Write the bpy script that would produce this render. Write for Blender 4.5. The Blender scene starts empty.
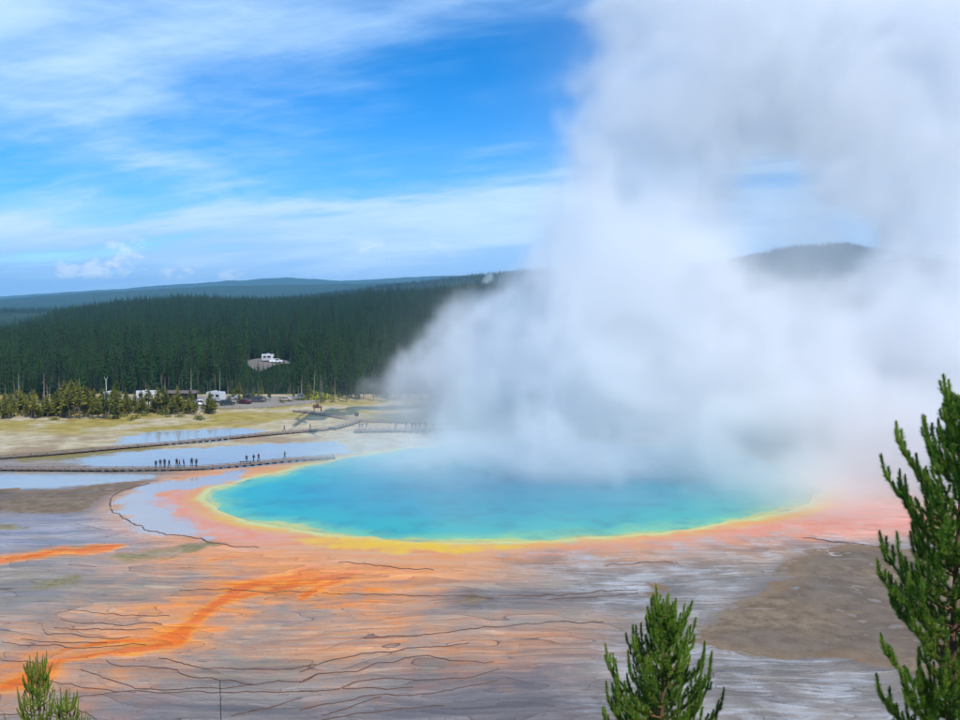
import bpy, bmesh, math, random
import numpy as np
from mathutils import Vector, Matrix
random.seed(7)
rng = np.random.default_rng(7)
S = bpy.context.scene
COL = S.collection
R = math.radians

# ------------------------------------------------------------------ camera
CAM_H = 32.0          # metres of the overlook above the basin
F = 900.0             # focal length in photograph pixels (960 wide)
PITCH = math.atan(60 / F)
cam_d = bpy.data.cameras.new('camera'); cam = bpy.data.objects.new('camera', cam_d); COL.objects.link(cam)
cam.location = (0, 0, CAM_H); cam.rotation_euler = (math.pi / 2 - PITCH, 0, 0)
cam_d.sensor_width = 36; cam_d.lens = F / 960 * 36; cam_d.clip_start = .1; cam_d.clip_end = 60000
S.camera = cam

# ------------------------------------------------------------------ node helpers
def lin(r, g, b):
    f = lambda c: (c / 12.92 if c <= .04045 else ((c + .055) / 1.055) ** 2.4)
    return (f(r / 255), f(g / 255), f(b / 255), 1)

class G:
    """thin wrapper for writing node graphs"""
    def __init__(s, tree): s.t = tree
    def n(s, typ, props=None, ins=None, out=0):
        nd = s.t.nodes.new(typ)
        for k, v in (props or {}).items(): setattr(nd, k, v)
        for k, v in (ins or {}).items():
            sk = nd.inputs[k]
            if isinstance(v, bpy.types.NodeSocket): s.t.links.new(v, sk)
            else: sk.default_value = v
        return nd.outputs[out]
    def m(s, op, a, b=0.0, c=0.0, clamp=False):
        return s.n('ShaderNodeMath', {'operation': op, 'use_clamp': clamp}, {0: a, 1: b, 2: c})
    def mix(s, f, a, b, blend='MIX'):
        return s.n('ShaderNodeMix', {'data_type': 'RGBA', 'blend_type': blend}, {0: f, 6: a, 7: b}, 2)
    def ss(s, x, lo, hi, a=0.0, b=1.0):
        return s.n('ShaderNodeMapRange', {'interpolation_type': 'SMOOTHSTEP'}, {0: x, 1: lo, 2: hi, 3: a, 4: b})
    def lr(s, x, lo, hi, a=0.0, b=1.0):
        return s.n('ShaderNodeMapRange', {}, {0: x, 1: lo, 2: hi, 3: a, 4: b})
    def noise(s, vec, scale, detail=4.0, rough=.55, dist=0.0):
        return s.n('ShaderNodeTexNoise', {}, {'Vector': vec, 'Scale': scale, 'Detail': detail, 'Roughness': rough, 'Distortion': dist})
    def scale(s, vec, v):
        return s.n('ShaderNodeVectorMath', {'operation': 'MULTIPLY'}, {0: vec, 1: v})
    def attr(s, name):
        return s.n('ShaderNodeAttribute', {'attribute_name': name}, None, 2)

def newmat(name):
    m = bpy.data.materials.new(name); m.use_nodes = True
    m.node_tree.nodes.clear()
    g = G(m.node_tree)
    return m, g
def finish(m, g, color, rough=.8, normal=None, spec=.5, extra=None):
    ins = {'Base Color': color, 'Roughness': rough, 'Specular IOR Level': spec}
    if normal is not None: ins['Normal'] = normal
    ins.update(extra or {})
    b = g.n('ShaderNodeBsdfPrincipled', None, ins)
    o = g.t.nodes.new('ShaderNodeOutputMaterial'); g.t.links.new(b, o.inputs[0])
    return m
_mats = {}
def mat(name, col, rough=.7, var=.25, scale=3.0, spec=.4, rnd=0.0, metal=0.0):
    """plain procedural material: colour broken up by noise"""
    if name in _mats: return _mats[name]
    m, g = newmat(name)
    co = g.n('ShaderNodeTexCoord', None, None, 3)
    nz = g.noise(co, scale, 5)
    f = g.lr(nz, .3, .7, 1 - var, 1 + var)
    if rnd:
        f = g.m('MULTIPLY', f, g.lr(g.n('ShaderNodeObjectInfo', None, None, 5), 0, 1, 1 - rnd, 1 + rnd))
    v = g.n('ShaderNodeCombineXYZ', None, {0: f, 1: f, 2: f})
    c = g.mix(1.0, col, v, 'MULTIPLY')
    bp = g.n('ShaderNodeBump', None, {'Strength': .25, 'Distance': .02, 'Height': nz})
    _mats[name] = finish(m, g, c, rough, bp, spec, {'Metallic': metal})
    return m

# ------------------------------------------------------------------ world: sky with thin cloud streaks
SUN_AZ, SUN_EL = R(152), R(47)           # azimuth from +Y towards +X: behind the viewer's right shoulder
sun_vec = Vector((math.sin(SUN_AZ) * math.cos(SUN_EL), math.cos(SUN_AZ) * math.cos(SUN_EL), math.sin(SUN_EL)))
w = bpy.data.worlds.new('World'); S.world = w; w.use_nodes = True
w.node_tree.nodes.clear(); g = G(w.node_tree)
sky = g.n('ShaderNodeTexSky', {'sky_type': 'NISHITA', 'sun_disc': False, 'sun_elevation': SUN_EL, 'sun_rotation': SUN_AZ,
                               'air_density': 1.0, 'dust_density': .15, 'ozone_density': 5.0, 'altitude': 2200})
sky = g.n('ShaderNodeHueSaturation', None, {'Hue': .503, 'Saturation': 1.6, 'Value': 1.42, 'Color': sky})
dv = g.n('ShaderNodeTexCoord', None, None, 0)
sp = g.t.nodes.new('ShaderNodeSeparateXYZ'); g.t.links.new(dv, sp.inputs[0])
zz = g.m('MAXIMUM', sp.outputs[2], 0.0)
den = g.m('ADD', zz, .10)
cx = g.m('DIVIDE', sp.outputs[0], den); cy = g.m('DIVIDE', sp.outputs[1], den)     # place on the cloud sheet overhead
rx = g.m('ADD', g.m('MULTIPLY', cx, .88), g.m('MULTIPLY', cy, -.47)); ry = g.m('ADD', g.m('MULTIPLY', cy, .88), g.m('MULTIPLY', cx, .47))
pv = g.n('ShaderNodeCombineXYZ', None, {0: g.m('MULTIPLY', rx, .45), 1: ry, 2: 4.2})
wv = g.n('ShaderNodeTexNoise', None, {'Vector': pv, 'Scale': .8, 'Detail': 4.0}, 1)
pv2 = g.n('ShaderNodeVectorMath', {'operation': 'MULTIPLY_ADD'}, {0: wv, 1: (.7, .7, .7), 2: pv})
n1 = g.noise(pv2, .8, 8, .6)
n2 = g.noise(pv, .26, 2, .5)
n3 = g.noise(g.scale(pv2, (1.6, .5, 1)), 3.0, 6, .62)
band = g.m('ADD', g.m('ADD', g.m('MULTIPLY', n1, .55), g.m('MULTIPLY', n2, .6)), g.m('MULTIPLY', n3, .14))
cl = g.m('MULTIPLY', g.ss(band, .515, .735), .95)
low = g.ss(sp.outputs[2], .01, .27, .80, 0.0)                     # the sheet thickens toward the horizon
cl = g.m('ADD', cl, g.m('MULTIPLY', low, g.lr(n1, .3, .65, .5, 1.0)), 0, True)
# low cumulus far away over the horizon
pc = g.n('ShaderNodeCombineXYZ', None, {0: g.m('DIVIDE', sp.outputs[0], sp.outputs[1]), 1: g.m('MULTIPLY', sp.outputs[2], 1.7), 2: 4.25})
nc = g.noise(pc, 11, 7, .6)
cu = g.m('MULTIPLY', g.ss(nc, .56, .63), g.m('MULTIPLY', g.ss(sp.outputs[2], .018, .026), g.ss(sp.outputs[2], .045, .075, 1, 0)))
cloudc = g.mix(g.ss(n1, .35, .7), (3.6, 6.2, 10.0, 1), (6.2, 8.3, 10.8, 1))
wc = g.mix(cl, sky, cloudc)
wc = g.mix(g.m('MULTIPLY', cu, .55), wc, g.mix(g.ss(nc, .55, .68), (6.2, 7.6, 9.2, 1), (11, 11.2, 11.4, 1)))
bg = g.n('ShaderNodeBackground', None, {'Color': wc, 'Strength': .114})
o = g.t.nodes.new('ShaderNodeOutputWorld'); g.t.links.new(bg, o.inputs[0])

sd = bpy.data.lights.new('sun', 'SUN'); sd.energy = 3.9; sd.angle = R(.6); sd.color = (1, .955, .89)
sun = bpy.data.objects.new('sun', sd); COL.objects.link(sun)
sun.rotation_euler = sun_vec.to_track_quat('Z', 'Y').to_euler(); sun.location = (60, -60, 120)

S.view_settings.view_transform = 'Standard'; S.view_settings.look = 'None'
S.view_settings.exposure = 0.0; S.view_settings.gamma = 1.0; S.view_settings.use_curve_mapping = False
S.render.engine = 'CYCLES'
c = S.cycles
c.use_denoising = True; c.max_bounces = 10; c.diffuse_bounces = 2; c.glossy_bounces = 3; c.transmission_bounces = 3
c.volume_bounces = 10; c.volume_step_rate = 2.5; c.volume_max_steps = 256; c.sample_clamp_indirect = 6
c.use_adaptive_sampling = True; c.adaptive_threshold = .03

# ------------------------------------------------------------------ survey helpers: photograph bearings -> places on the ground
cp, sn = math.cos(PITCH), math.sin(PITCH)
def bearing(u, v):
    a, b = (u - 480) / F, (v - 360) / F
    return np.array((a, cp - b * sn, -sn - b * cp))
def gp(u, v, z=0.0):
    d = bearing(u, v); t = (z - CAM_H) / d[2]
    return (d[0] * t, d[1] * t)
def at(u, v, Y):
    d = bearing(u, v); t = Y / d[1]
    return Vector((d[0] * t, Y, CAM_H + d[2] * t))
def gpl(pts): return np.array([gp(*p) for p in pts])
def xat(u, Y): return (u - 480) / F * Y

def catmull(P, n=8, closed=False):
    P = np.asarray(P, float); out = []; N = len(P)
    for i in range(N if closed else N - 1):
        if closed: p0, p1, p2, p3 = P[i - 1], P[i], P[(i + 1) % N], P[(i + 2) % N]
        else: p0, p1, p2, p3 = P[max(i - 1, 0)], P[i], P[i + 1], P[min(i + 2, N - 1)]
        for k in range(n):
            t = k / n
            out.append(.5 * ((2 * p1) + (p2 - p0) * t + (2 * p0 - 5 * p1 + 4 * p2 - p3) * t * t + (3 * p1 - p0 - 3 * p2 + p3) * t ** 3))
    if not closed: out.append(P[-1])
    return np.array(out)
def resample(P_, step):
    P_ = np.asarray(P_); d = np.r_[0, np.cumsum(np.linalg.norm(np.diff(P_, axis=0), axis=1))]
    s = np.arange(0, d[-1], step); return np.stack([np.interp(s, d, P_[:, k]) for k in range(P_.shape[1])], -1)
def seg_dist(P, A, B):
    ab = B - A; t = np.clip(((P - A) @ ab) / max(ab @ ab, 1e-9), 0, 1)
    return np.linalg.norm(P - A - t[:, None] * ab, axis=1), t
def sdf_poly(P, poly):
    d = np.full(len(P), 1e9); ins = np.zeros(len(P), bool); N = len(poly)
    for i in range(N):
        A, B = poly[i], poly[(i + 1) % N]
        dd, _ = seg_dist(P, A, B); d = np.minimum(d, dd)
        c = (A[1] > P[:, 1]) != (B[1] > P[:, 1])
        with np.errstate(divide='ignore', invalid='ignore'):
            xi = (B[0] - A[0]) * (P[:, 1] - A[1]) / (B[1] - A[1] + 1e-12) + A[0]
        ins ^= c & (P[:, 0] < xi)
    return np.where(ins, d, -d)
def dist_line(P, pts, wid):
    best = np.full(len(P), -9.0)
    for i in range(len(pts) - 1):
        d, t = seg_dist(P, pts[i], pts[i + 1])
        best = np.maximum(best, 1 - d / (wid[i] + (wid[i + 1] - wid[i]) * t))
    return best
def h3(ix, iy, iz, seed):
    h = (ix.astype(np.int64) * 374761393 + iy.astype(np.int64) * 668265263 + iz.astype(np.int64) * 2147483647 + seed * 974711) & 0xFFFFFFFF
    h = ((h ^ (h >> 13)) * 1274126177) & 0xFFFFFFFF
    h = ((h ^ (h >> 16)) * 2246822519) & 0xFFFFFFFF
    return ((h ^ (h >> 15)) & 0xFFFF) / 65535.0
def vnoise(x, y, z, seed=0):
    x0, y0, z0 = np.floor(x), np.floor(y), np.floor(z)
    fx, fy, fz = x - x0, y - y0, z - z0
    fx, fy, fz = (t * t * (3 - 2 * t) for t in (fx, fy, fz))
    x0, y0, z0 = x0.astype(int), y0.astype(int), z0.astype(int)
    r = 0
    for a in (0, 1):
        for b in (0, 1):
            for cc in (0, 1):
                wgt = (fx if a else 1 - fx) * (fy if b else 1 - fy) * (fz if cc else 1 - fz)
                r = r + wgt * h3(x0 + a, y0 + b, z0 + cc, seed)
    return r
def fbm(x, y, z, oct=4, seed=0, gain=.5):
    r, a, s = 0, 1, 0
    for i in range(oct):
        r = r + a * vnoise(x, y, z, seed + i * 17); s += a; a *= gain
        x, y, z = x * 2.03 + 7.1, y * 2.03 + 3.7, z * 2.03 + 5.3
    return r / s

# ------------------------------------------------------------------ object helpers
def tag(o, label=None, cat=None, group=None, kind=None):
    for k, v in (('label', label), ('category', cat), ('group', group), ('kind', kind)):
        if v: o[k] = v
    return o
def mesh_obj(name, verts, faces, material=None, parent=None, smooth=False):
    me = bpy.data.meshes.new(name); me.from_pydata([tuple(v) for v in verts], [], faces)
    return link_mesh(name, me, material, parent, smooth)
def link_mesh(name, me, material=None, parent=None, smooth=False):
    o = bpy.data.objects.new(name, me); COL.objects.link(o)
    if material and not me.materials: me.materials.append(material)
    if parent: o.parent = parent
    if smooth: me.polygons.foreach_set('use_smooth', [True] * len(me.polygons))
    return o
def empty(name, loc=(0, 0, 0), rz=0.0):
    o = bpy.data.objects.new(name, None); COL.objects.link(o); o.location = loc; o.rotation_euler = (0, 0, rz)
    o.empty_display_size = .3
    return o
def copy_tree(o, parent=None):
    c = o.copy(); COL.objects.link(c)
    if parent: c.parent = parent
    for ch in list(o.children): copy_tree(ch, c)
    return c
def grid_mesh(name, X, Y, Z, material, smooth=True):
    ny, nx = X.shape
    co = np.stack((X, Y, Z), -1).reshape(-1, 3).astype(np.float32)
    i = np.arange((ny - 1) * nx).reshape(ny - 1, nx)[:, :-1].ravel()
    f = np.stack((i, i + 1, i + nx + 1, i + nx), -1).astype(np.int32)
    me = bpy.data.meshes.new(name)
    me.vertices.add(len(co)); me.vertices.foreach_set('co', co.ravel())
    me.loops.add(f.size); me.loops.foreach_set('vertex_index', f.ravel())
    me.polygons.add(len(f)); me.polygons.foreach_set('loop_start', np.arange(0, f.size, 4, dtype=np.int32))
    me.update(calc_edges=True); me.validate()
    me.polygons.foreach_set('use_smooth', np.full(len(f), smooth))
    return link_mesh(name, me, material)
def set_attr(me, name, vals):
    a = me.attributes.new(name, 'FLOAT', 'POINT'); a.data.foreach_set('value', np.asarray(vals, np.float32).ravel())
def bmesh_obj(name, bm, material=None, parent=None, smooth=False):
    me = bpy.data.meshes.new(name); bm.to_mesh(me); bm.free()
    return link_mesh(name, me, material, parent, smooth)
def box_bm(bm, x0, x1, y0, y1, z0, z1, taper=0.0):
    vs = [bm.verts.new(p) for p in ((x0, y0, z0), (x1, y0, z0), (x1, y1, z0), (x0, y1, z0),
          (x0 + taper, y0 + taper, z1), (x1 - taper, y0 + taper, z1), (x1 - taper, y1 - taper, z1), (x0 + taper, y1 - taper, z1))]
    for f in ((3, 2, 1, 0), (4, 5, 6, 7), (0, 1, 5, 4), (1, 2, 6, 5), (2, 3, 7, 6), (3, 0, 4, 7)): bm.faces.new([vs[k] for k in f])
def box_obj(name, dims, material, parent=None, bevel=0.0, taper=0.0):
    bm = bmesh.new(); box_bm(bm, *dims, taper=taper)
    if bevel: bmesh.ops.bevel(bm, geom=bm.edges[:], offset=bevel, segments=2, affect='EDGES')
    return bmesh_obj(name, bm, material, parent)
def tube_arrays(path, rad, sides=6):
    """verts, faces of a tapered tube along a path"""
    path = [Vector(p) for p in path]; V, Fc = [], []
    for i, p in enumerate(path):
        d = (path[min(i + 1, len(path) - 1)] - path[max(i - 1, 0)]).normalized()
        q = d.to_track_quat('Z', 'Y')
        for k in range(sides):
            a = 2 * math.pi * k / sides
            V.append(p + q @ Vector((math.cos(a) * rad[i], math.sin(a) * rad[i], 0)))
        if i:
            b = (i - 1) * sides
            for k in range(sides):
                Fc.append((b + k, b + (k + 1) % sides, b + sides + (k + 1) % sides, b + sides + k))
    Fc.append(tuple(range(sides))[::-1]); Fc.append(tuple(range((len(path) - 1) * sides, len(path) * sides)))
    return V, Fc

# ================================================================== TERRAIN
def tab(u, T):
    return np.interp(u, [t[0] for t in T], [t[1] for t in T])
RIDGES = [  # distance, rise start, fall end, skyline heights of the ground by bearing, trees subtracted
    (1500, 420, 2300, [(-400, 340), (-60, 336), (0, 330), (60, 311), (120, 302), (180, 298), (300, 298), (420, 291), (480, 286), (600, 284), (800, 290), (1100, 296), (1500, 300)], 12),
    (3300, 2300, 4300, [(-400, 330), (0, 318), (200, 306), (330, 291), (420, 281), (480, 273), (560, 268), (700, 262), (740, 256), (790, 245), (845, 243), (900, 252), (1000, 270), (1500, 285)], 12),
    (6000, 4300, 7600, [(-400, 303), (0, 298), (100, 291), (170, 287), (240, 284), (330, 283), (440, 281), (600, 284), (800, 280), (1500, 282)], 10),
    (9800, 8000, 12500, [(-400, 292), (0, 297), (150, 287), (230, 281), (290, 278), (340, 281), (440, 276), (520, 275), (700, 282), (1500, 280)], 0),
]
def smooth01(t): t = np.clip(t, 0, 1); return t * t * (3 - 2 * t)
def terrain(x, Y):
    x = np.asarray(x, float); Y = np.asarray(Y, float)
    u = 480 + F * x / np.maximum(Y, 200)
    h = np.full(x.shape, -.25)
    for D, a, b, T, tr in RIDGES:
        top = CAM_H + (300 - tab(u, T)) / F * D - tr
        k = np.where(Y < D, smooth01((Y - a) / (D - a)), smooth01((b - Y) / (b - D)))
        hh = top * k
        h = np.where(np.abs(hh) > 1e-6, np.where(top < 0, np.minimum(h, hh), np.maximum(h, hh)), h)
    # little rise that carries the upper car park, seen through the gap in the forest
    g1 = np.exp(-(((x + 99) / 26) ** 2 + ((Y - 400) / 42) ** 2))
    h = h + 5.6 * g1
    far = smooth01((Y - 900) / 600)
    h = h + far * 6 * (fbm(x / 160, Y / 160, x * 0, 3, 5) - .5) * (1 + Y / 3000)
    return h
HILL = [(-60, 31.5), (-4, 30.5), (1.5, 30.2), (5, 28.0), (30, 11.0), (46, 2.2), (56, -.4), (62, -1.0)]
def hill_z(y): return np.interp(y, [p[0] for p in HILL], [p[1] for p in HILL])

# ---- forest-floor ground sheet out to the horizon
m, g = newmat('forest_floor')
co = g.n('ShaderNodeTexCoord', None, None, 3)
n1 = g.noise(co, .05, 8, .7); n2 = g.noise(co, .004, 5, .6)
cc = g.mix(g.ss(n1, .35, .65), lin(22, 44, 30), lin(52, 74, 40))
cc = g.mix(g.ss(n2, .5, .8), cc, lin(60, 78, 52))
bp = g.n('ShaderNodeBump', None, {'Strength': 1.0, 'Distance': 8.0, 'Height': n1})
finish(m, g, cc, .95, bp, .1); M_floor = m
ys = np.concatenate((np.linspace(-400, 200, 10), np.geomspace(230, 14000, 330)))
tt = np.linspace(-1, 1, 301)
Xg = tt[None, :] * np.maximum(400, 1.05 * ys)[:, None]; Yg = np.repeat(ys[:, None], len(tt), 1)
Zg = terrain(Xg, Yg)
Zg = np.where(Yg < 285, -.6, Zg)
ground = grid_mesh('ground', Xg, Yg, Zg, M_floor)
tag(ground, 'dark forest floor and wooded hills running out to the horizon', 'ground', kind='structure')

# ---- overlook hillside the viewer stands on
m = mat('hillside_soil', lin(112, 100, 78), .95, .4, .8)
yy = np.linspace(-60, 62, 90); xx = np.linspace(-90, 90, 90)
XX, YY = np.meshgrid(xx, yy); ZZ = hill_z(YY) + (fbm(XX / 6, YY / 6, XX * 0, 4, 3) - .5) * .7 * np.clip((YY - 1) / 8, 0, 1) * np.clip((58 - YY) / 8, 0, 1)
tag(grid_mesh('hillside', XX, YY, ZZ, m), 'steep stony hillside below the overlook', 'hillside', kind='structure')

# ================================================================== BASIN FLOOR
pool_px = [(207, 497), (232, 514), (285, 527), (345, 536), (420, 541.5), (500, 542.5), (600, 537), (690, 528), (755, 517), (805, 503),
           (815, 485), (770, 462), (690, 447), (570, 441), (450, 444), (360, 456), (290, 470), (235, 483)]
POOL = catmull(gpl(pool_px), 14, True)
_c = POOL.mean(0); _d = POOL - _c; _L = np.linalg.norm(_d, axis=1)[:, None]
POOL = POOL + _d / _L * ((fbm(POOL[:, 0] / 5, POOL[:, 1] / 5, POOL[:, 0] * 0, 4, 77) - .5) * 3.4)[:, None]
rows = 1 / np.linspace(1 / 58.0, 1 / 305.0, 560)
cols = np.linspace(-190, 190, 620)
XB, YB = np.meshgrid(cols, rows)
P = np.stack((XB.ravel(), YB.ravel()), -1)
u_of = 480 + F * P[:, 0] / P[:, 1]
wob = (fbm(P[:, 0] / 9, P[:, 1] / 9, P[:, 0] * 0, 4, 11) - .5)
wob2 = (fbm(P[:, 0] / 3, P[:, 1] / 3, P[:, 0] * 0, 3, 23) - .5)
def poly_level(px, soft, amp=0.0):
    return np.clip((sdf_poly(P, gpl(px)) + wob * amp + wob2 * amp * .35) / soft, -3, 3)
def many(pxs, soft, amp): return np.max([poly_level(p, soft, amp) for p in pxs], 0)
d_pool = sdf_poly(P, POOL)
A = {}
A['pool'] = d_pool
# strong orange run-off channels
CH = [
    ([(345, 556), (318, 566), (300, 578), (262, 582), (235, 592), (212, 607), (196, 620), (183, 632), (168, 644), (130, 650), (95, 655), (55, 662), (20, 682), (-60, 705)],
     [2.6, 3.0, 2.8, 2.4, 1.6, 1.2, 1.1, 1.3, 2.0, 1.5, 1.1, 1.3, 1.5, 1.7]),
    ([(335, 576), (300, 584), (262, 592), (240, 597)], [2.2, 2.6, 2.0, .8]),
    ([(118, 546), (85, 550), (45, 554), (10, 559), (-40, 566)], [1.2, 3.0, 3.6, 2.4, 1.5]),
    ([(430, 572), (395, 569), (345, 563), (310, 557), (262, 551), (212, 560)], [1.5, 2.2, 2.0, 3.2, 2.6, 1.2]),
    ([(320, 545), (275, 541), (222, 543), (205, 548)], [2.6, 2.8, 2.2, 1.2]),
    ([(420, 553), (360, 548), (300, 546)], [1.0, 1.6, 1.0]),
    ([(300, 546), (330, 556), (352, 566), (345, 578), (318, 588), (300, 600)], [1.0, 1.4, 1.8, 2.0, 1.2, .6]),
    ([(450, 556), (410, 561), (372, 558)], [.5, .8, .6]),
    ([(186, 630), (150, 640), (110, 642), (60, 650)], [.6, 1.1, .9, .4]),
]
or1 = np.full(len(P), -9.0)
for px, wd in CH: or1 = np.maximum(or1, dist_line(P, catmull(gpl(px), 5), np.interp(np.linspace(0, len(wd) - 1, (len(wd) - 1) * 5 + 1), range(len(wd)), wd)))
A['or1'] = np.clip(or1 + wob * .9 + wob2 * .9, -3, 1)
A['or3'] = many([[(200, 540), (250, 532), (330, 541), (430, 549), (500, 551), (470, 560), (430, 575), (380, 585), (345, 606), (300, 604), (240, 596), (190, 606), (150, 612), (205, 585), (250, 568), (196, 556)], [(230, 600), (200, 625), (178, 642), (110, 650), (40, 664), (-40, 700), (-60, 690), (20, 655), (110, 640), (170, 625), (205, 600)]], 4.5, 8)
A['yel'] = np.clip(dist_line(P, gpl([(300, 540), (345, 543.5), (400, 547), (450, 548), (520, 547.5)]), [1, 3.2, 3.4, 2.4, .8]) + wob, -3, 1)
A['or2'] = many([[(196, 528), (290, 536), (430, 548), (560, 548), (500, 562), (440, 580), (410, 620), (370, 650), (330, 662), (300, 640), (350, 600), (300, 592), (240, 585), (170, 572), (130, 556), (190, 548)],
                 [(30, 640), (150, 600), (260, 560), (330, 572), (230, 625), (160, 660), (60, 684), (-40, 720), (-60, 690), (20, 655)],
                 [(560, 640), (470, 640), (350, 655), (330, 640), (430, 628), (560, 628)]], 7, 9)
A['pink'] = many([[(138, 497), (165, 490), (205, 484), (222, 500), (250, 520), (300, 534), (270, 545), (215, 541), (176, 526), (168, 512)],
                  [(690, 530), (800, 512), (880, 505), (960, 508), (960, 532), (860, 540), (760, 541), (680, 542), (600, 548), (540, 552), (560, 543)]], 5, 6)
A['grav'] = many([[(-80, 492), (60, 489), (150, 480), (118, 492), (96, 503), (82, 512), (20, 513), (-80, 511)],
                  [(699, 640), (712, 618), (742, 596), (760, 578), (786, 556), (860, 545), (960, 552), (1060, 560), (1060, 702), (960, 694), (900, 672), (850, 658), (800, 657), (740, 649)],
                  [(456, 600), (470, 590), (495, 596), (490, 605), (464, 607)],
                  [(645, 583), (660, 582), (664, 592), (650, 596)]], 1.3, 5)
A['olive'] = many([[(115, 556), (160, 550), (212, 541), (222, 545), (180, 555), (130, 560)], [(40, 580), (70, 577), (76, 583), (48, 587)], [(-40, 525), (14, 524), (20, 528), (-40, 531)],
                   [(0, 455), (90, 447), (170, 447), (120, 456), (20, 462)]], 2.2, 3)
A['wet'] = many([[(120, 452), (210, 447), (340, 440), (350, 452), (300, 462), (230, 469), (110, 471), (70, 461)],
                 [(-80, 474), (150, 473), (150, 479), (60, 488), (-80, 490)],
                 [(122, 438), (150, 432), (245, 428), (262, 431), (230, 441), (170, 445), (120, 444)],
                 [(115, 497), (150, 483), (210, 476), (240, 470), (232, 482), (205, 488), (150, 494), (175, 514), (190, 532), (212, 538), (150, 532), (118, 514)]], 2.6, 5)
A['blue'] = many([[(-80, 513), (85, 514), (120, 518), (150, 533), (160, 545), (90, 546), (-80, 552)]], 8, 8)
A['braid'] = many([[(505, 560), (590, 552), (700, 548), (800, 540), (905, 538), (980, 552), (880, 550), (790, 552), (750, 580), (700, 612), (690, 640), (740, 654), (830, 662), (900, 676), (980, 696), (980, 740), (760, 740), (640, 720), (600, 660), (640, 620), (560, 585)]], 5, 8)
A['dark'] = many([[(260, 720), (330, 700), (420, 668), (520, 640), (600, 640), (620, 700), (600, 800), (200, 800)], [(440, 590), (560, 585), (600, 596), (540, 612), (430, 606)], [(100, 690), (330, 690), (330, 800), (60, 800)]], 6, 7)
A['tan'] = np.clip((P[:, 1] - 181 - 9 * wob + np.clip((u_of - 330) / 20, 0, 9)) / 5, -3, 3)
A['grass'] = np.clip((P[:, 1] - 226 + 30 * wob - np.clip((u_of - 250) / 4, -20, 26) * .4) / 8, -3, 3)

m, g = newmat('sinter_ground')
co = g.n('ShaderNodeTexCoord', None, None, 3)
nA = g.noise(co, .055, 6, .6); nB = g.noise(co, .28, 6, .6); nC = g.noise(co, 1.6, 5, .65)
wvec = g.n('ShaderNodeTexNoise', None, {'Vector': co, 'Scale': .045, 'Detail': 3.0}, 1)
cw = g.n('ShaderNodeVectorMath', {'operation': 'MULTIPLY_ADD'}, {0: wvec, 1: (6, 6, 0), 2: co})
st = g.noise(g.scale(cw, (.05, .42, 1)), 1.0, 7, .68)          # streaks left by sheets of water running sideways
st2 = g.noise(g.scale(cw, (.13, 1.5, 1)), 1.0, 5, .65)
def lev(name, amp=.9, lo=-.6, hi=.6, nz=None):
    return g.ss(g.m('ADD', g.attr(name), g.m('MULTIPLY', g.m('SUBTRACT', nz or nB, .5), amp * 4)), lo, hi)
base = g.mix(g.ss(st, .35, .66), lin(126, 112, 104), lin(174, 156, 134))
base = g.mix(g.ss(nA, .38, .68), base, lin(146, 138, 130))
base = g.mix(g.m('MULTIPLY', g.m('MULTIPLY', g.ss(st2, .5, .72), g.ss(nB, .38, .6)), .5), base, lin(196, 184, 172))
base = g.mix(g.m('MULTIPLY', g.ss(st2, .5, .28), .28), base, lin(112, 98, 94))
base = g.mix(g.m('MULTIPLY', lev('dark', .9, -1.2, 1.4), .75), base, g.mix(g.ss(st, .35, .65), lin(88, 82, 88), lin(126, 118, 120)))
base = g.mix(g.m('MULTIPLY', lev('blue', .9, -1.2, 1.2), .8), base, g.mix(g.ss(st, .35, .65), lin(134, 136, 154), lin(170, 166, 172)))
# tan flats and grass beyond the boardwalks
tan = g.mix(g.ss(nB, .35, .65), lin(176, 156, 116), lin(206, 190, 160))
tan = g.mix(g.m('MULTIPLY', g.ss(nA, .5, .62), .8), tan, lin(158, 132, 104))
base = g.mix(lev('tan', .8), base, tan)
gr = g.mix(g.ss(nB, .35, .65), lin(156, 136, 58), lin(184, 162, 92))
base = g.mix(g.m('MULTIPLY', lev('grass', 1.0, -1, 1), g.ss(nA, .40, .56)), base, gr)
# orange and pink bacterial mats
base = g.mix(g.m('MULTIPLY', lev('or2', .9, -1.5, 1.5), g.lr(st, .3, .60, .45, 1.0)), base, g.mix(g.ss(st2, .4, .65), lin(226, 140, 70), lin(226, 166, 120)))
base = g.mix(g.m('MULTIPLY', lev('or3', .9, -1.2, 1.2), g.lr(st, .3, .58, .5, .95)), base, g.mix(g.ss(nB, .4, .6), lin(234, 128, 30), lin(232, 152, 74)))
base = g.mix(g.m('MULTIPLY', g.m('MULTIPLY', lev('or3', .9, -.8, 1.2), g.ss(g.m('ADD', g.m('MULTIPLY', st, .6), g.m('MULTIPLY', nB, .4)), .49, .57)), .85), base, g.mix(g.ss(st2, .4, .6), lin(232, 112, 4), lin(240, 150, 40)))
base = g.mix(g.m('MULTIPLY', lev('pink', .8, -1.2, 1.2), g.lr(st, .3, .6, .65, 1)), base, g.mix(g.ss(nB, .35, .65), lin(226, 156, 136), lin(218, 176, 164)))
base = g.mix(g.m('MULTIPLY', lev('or1', .42, -.25, .55), g.lr(st2, .32, .6, .55, 1)), base, g.mix(g.ss(st2, .35, .65), lin(232, 118, 6), lin(240, 158, 44)))
base = g.mix(g.m('MULTIPLY', lev('or1', .3, .25, .8), g.ss(nB, .35, .55, .3, .9)), base, lin(226, 104, 0))
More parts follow.
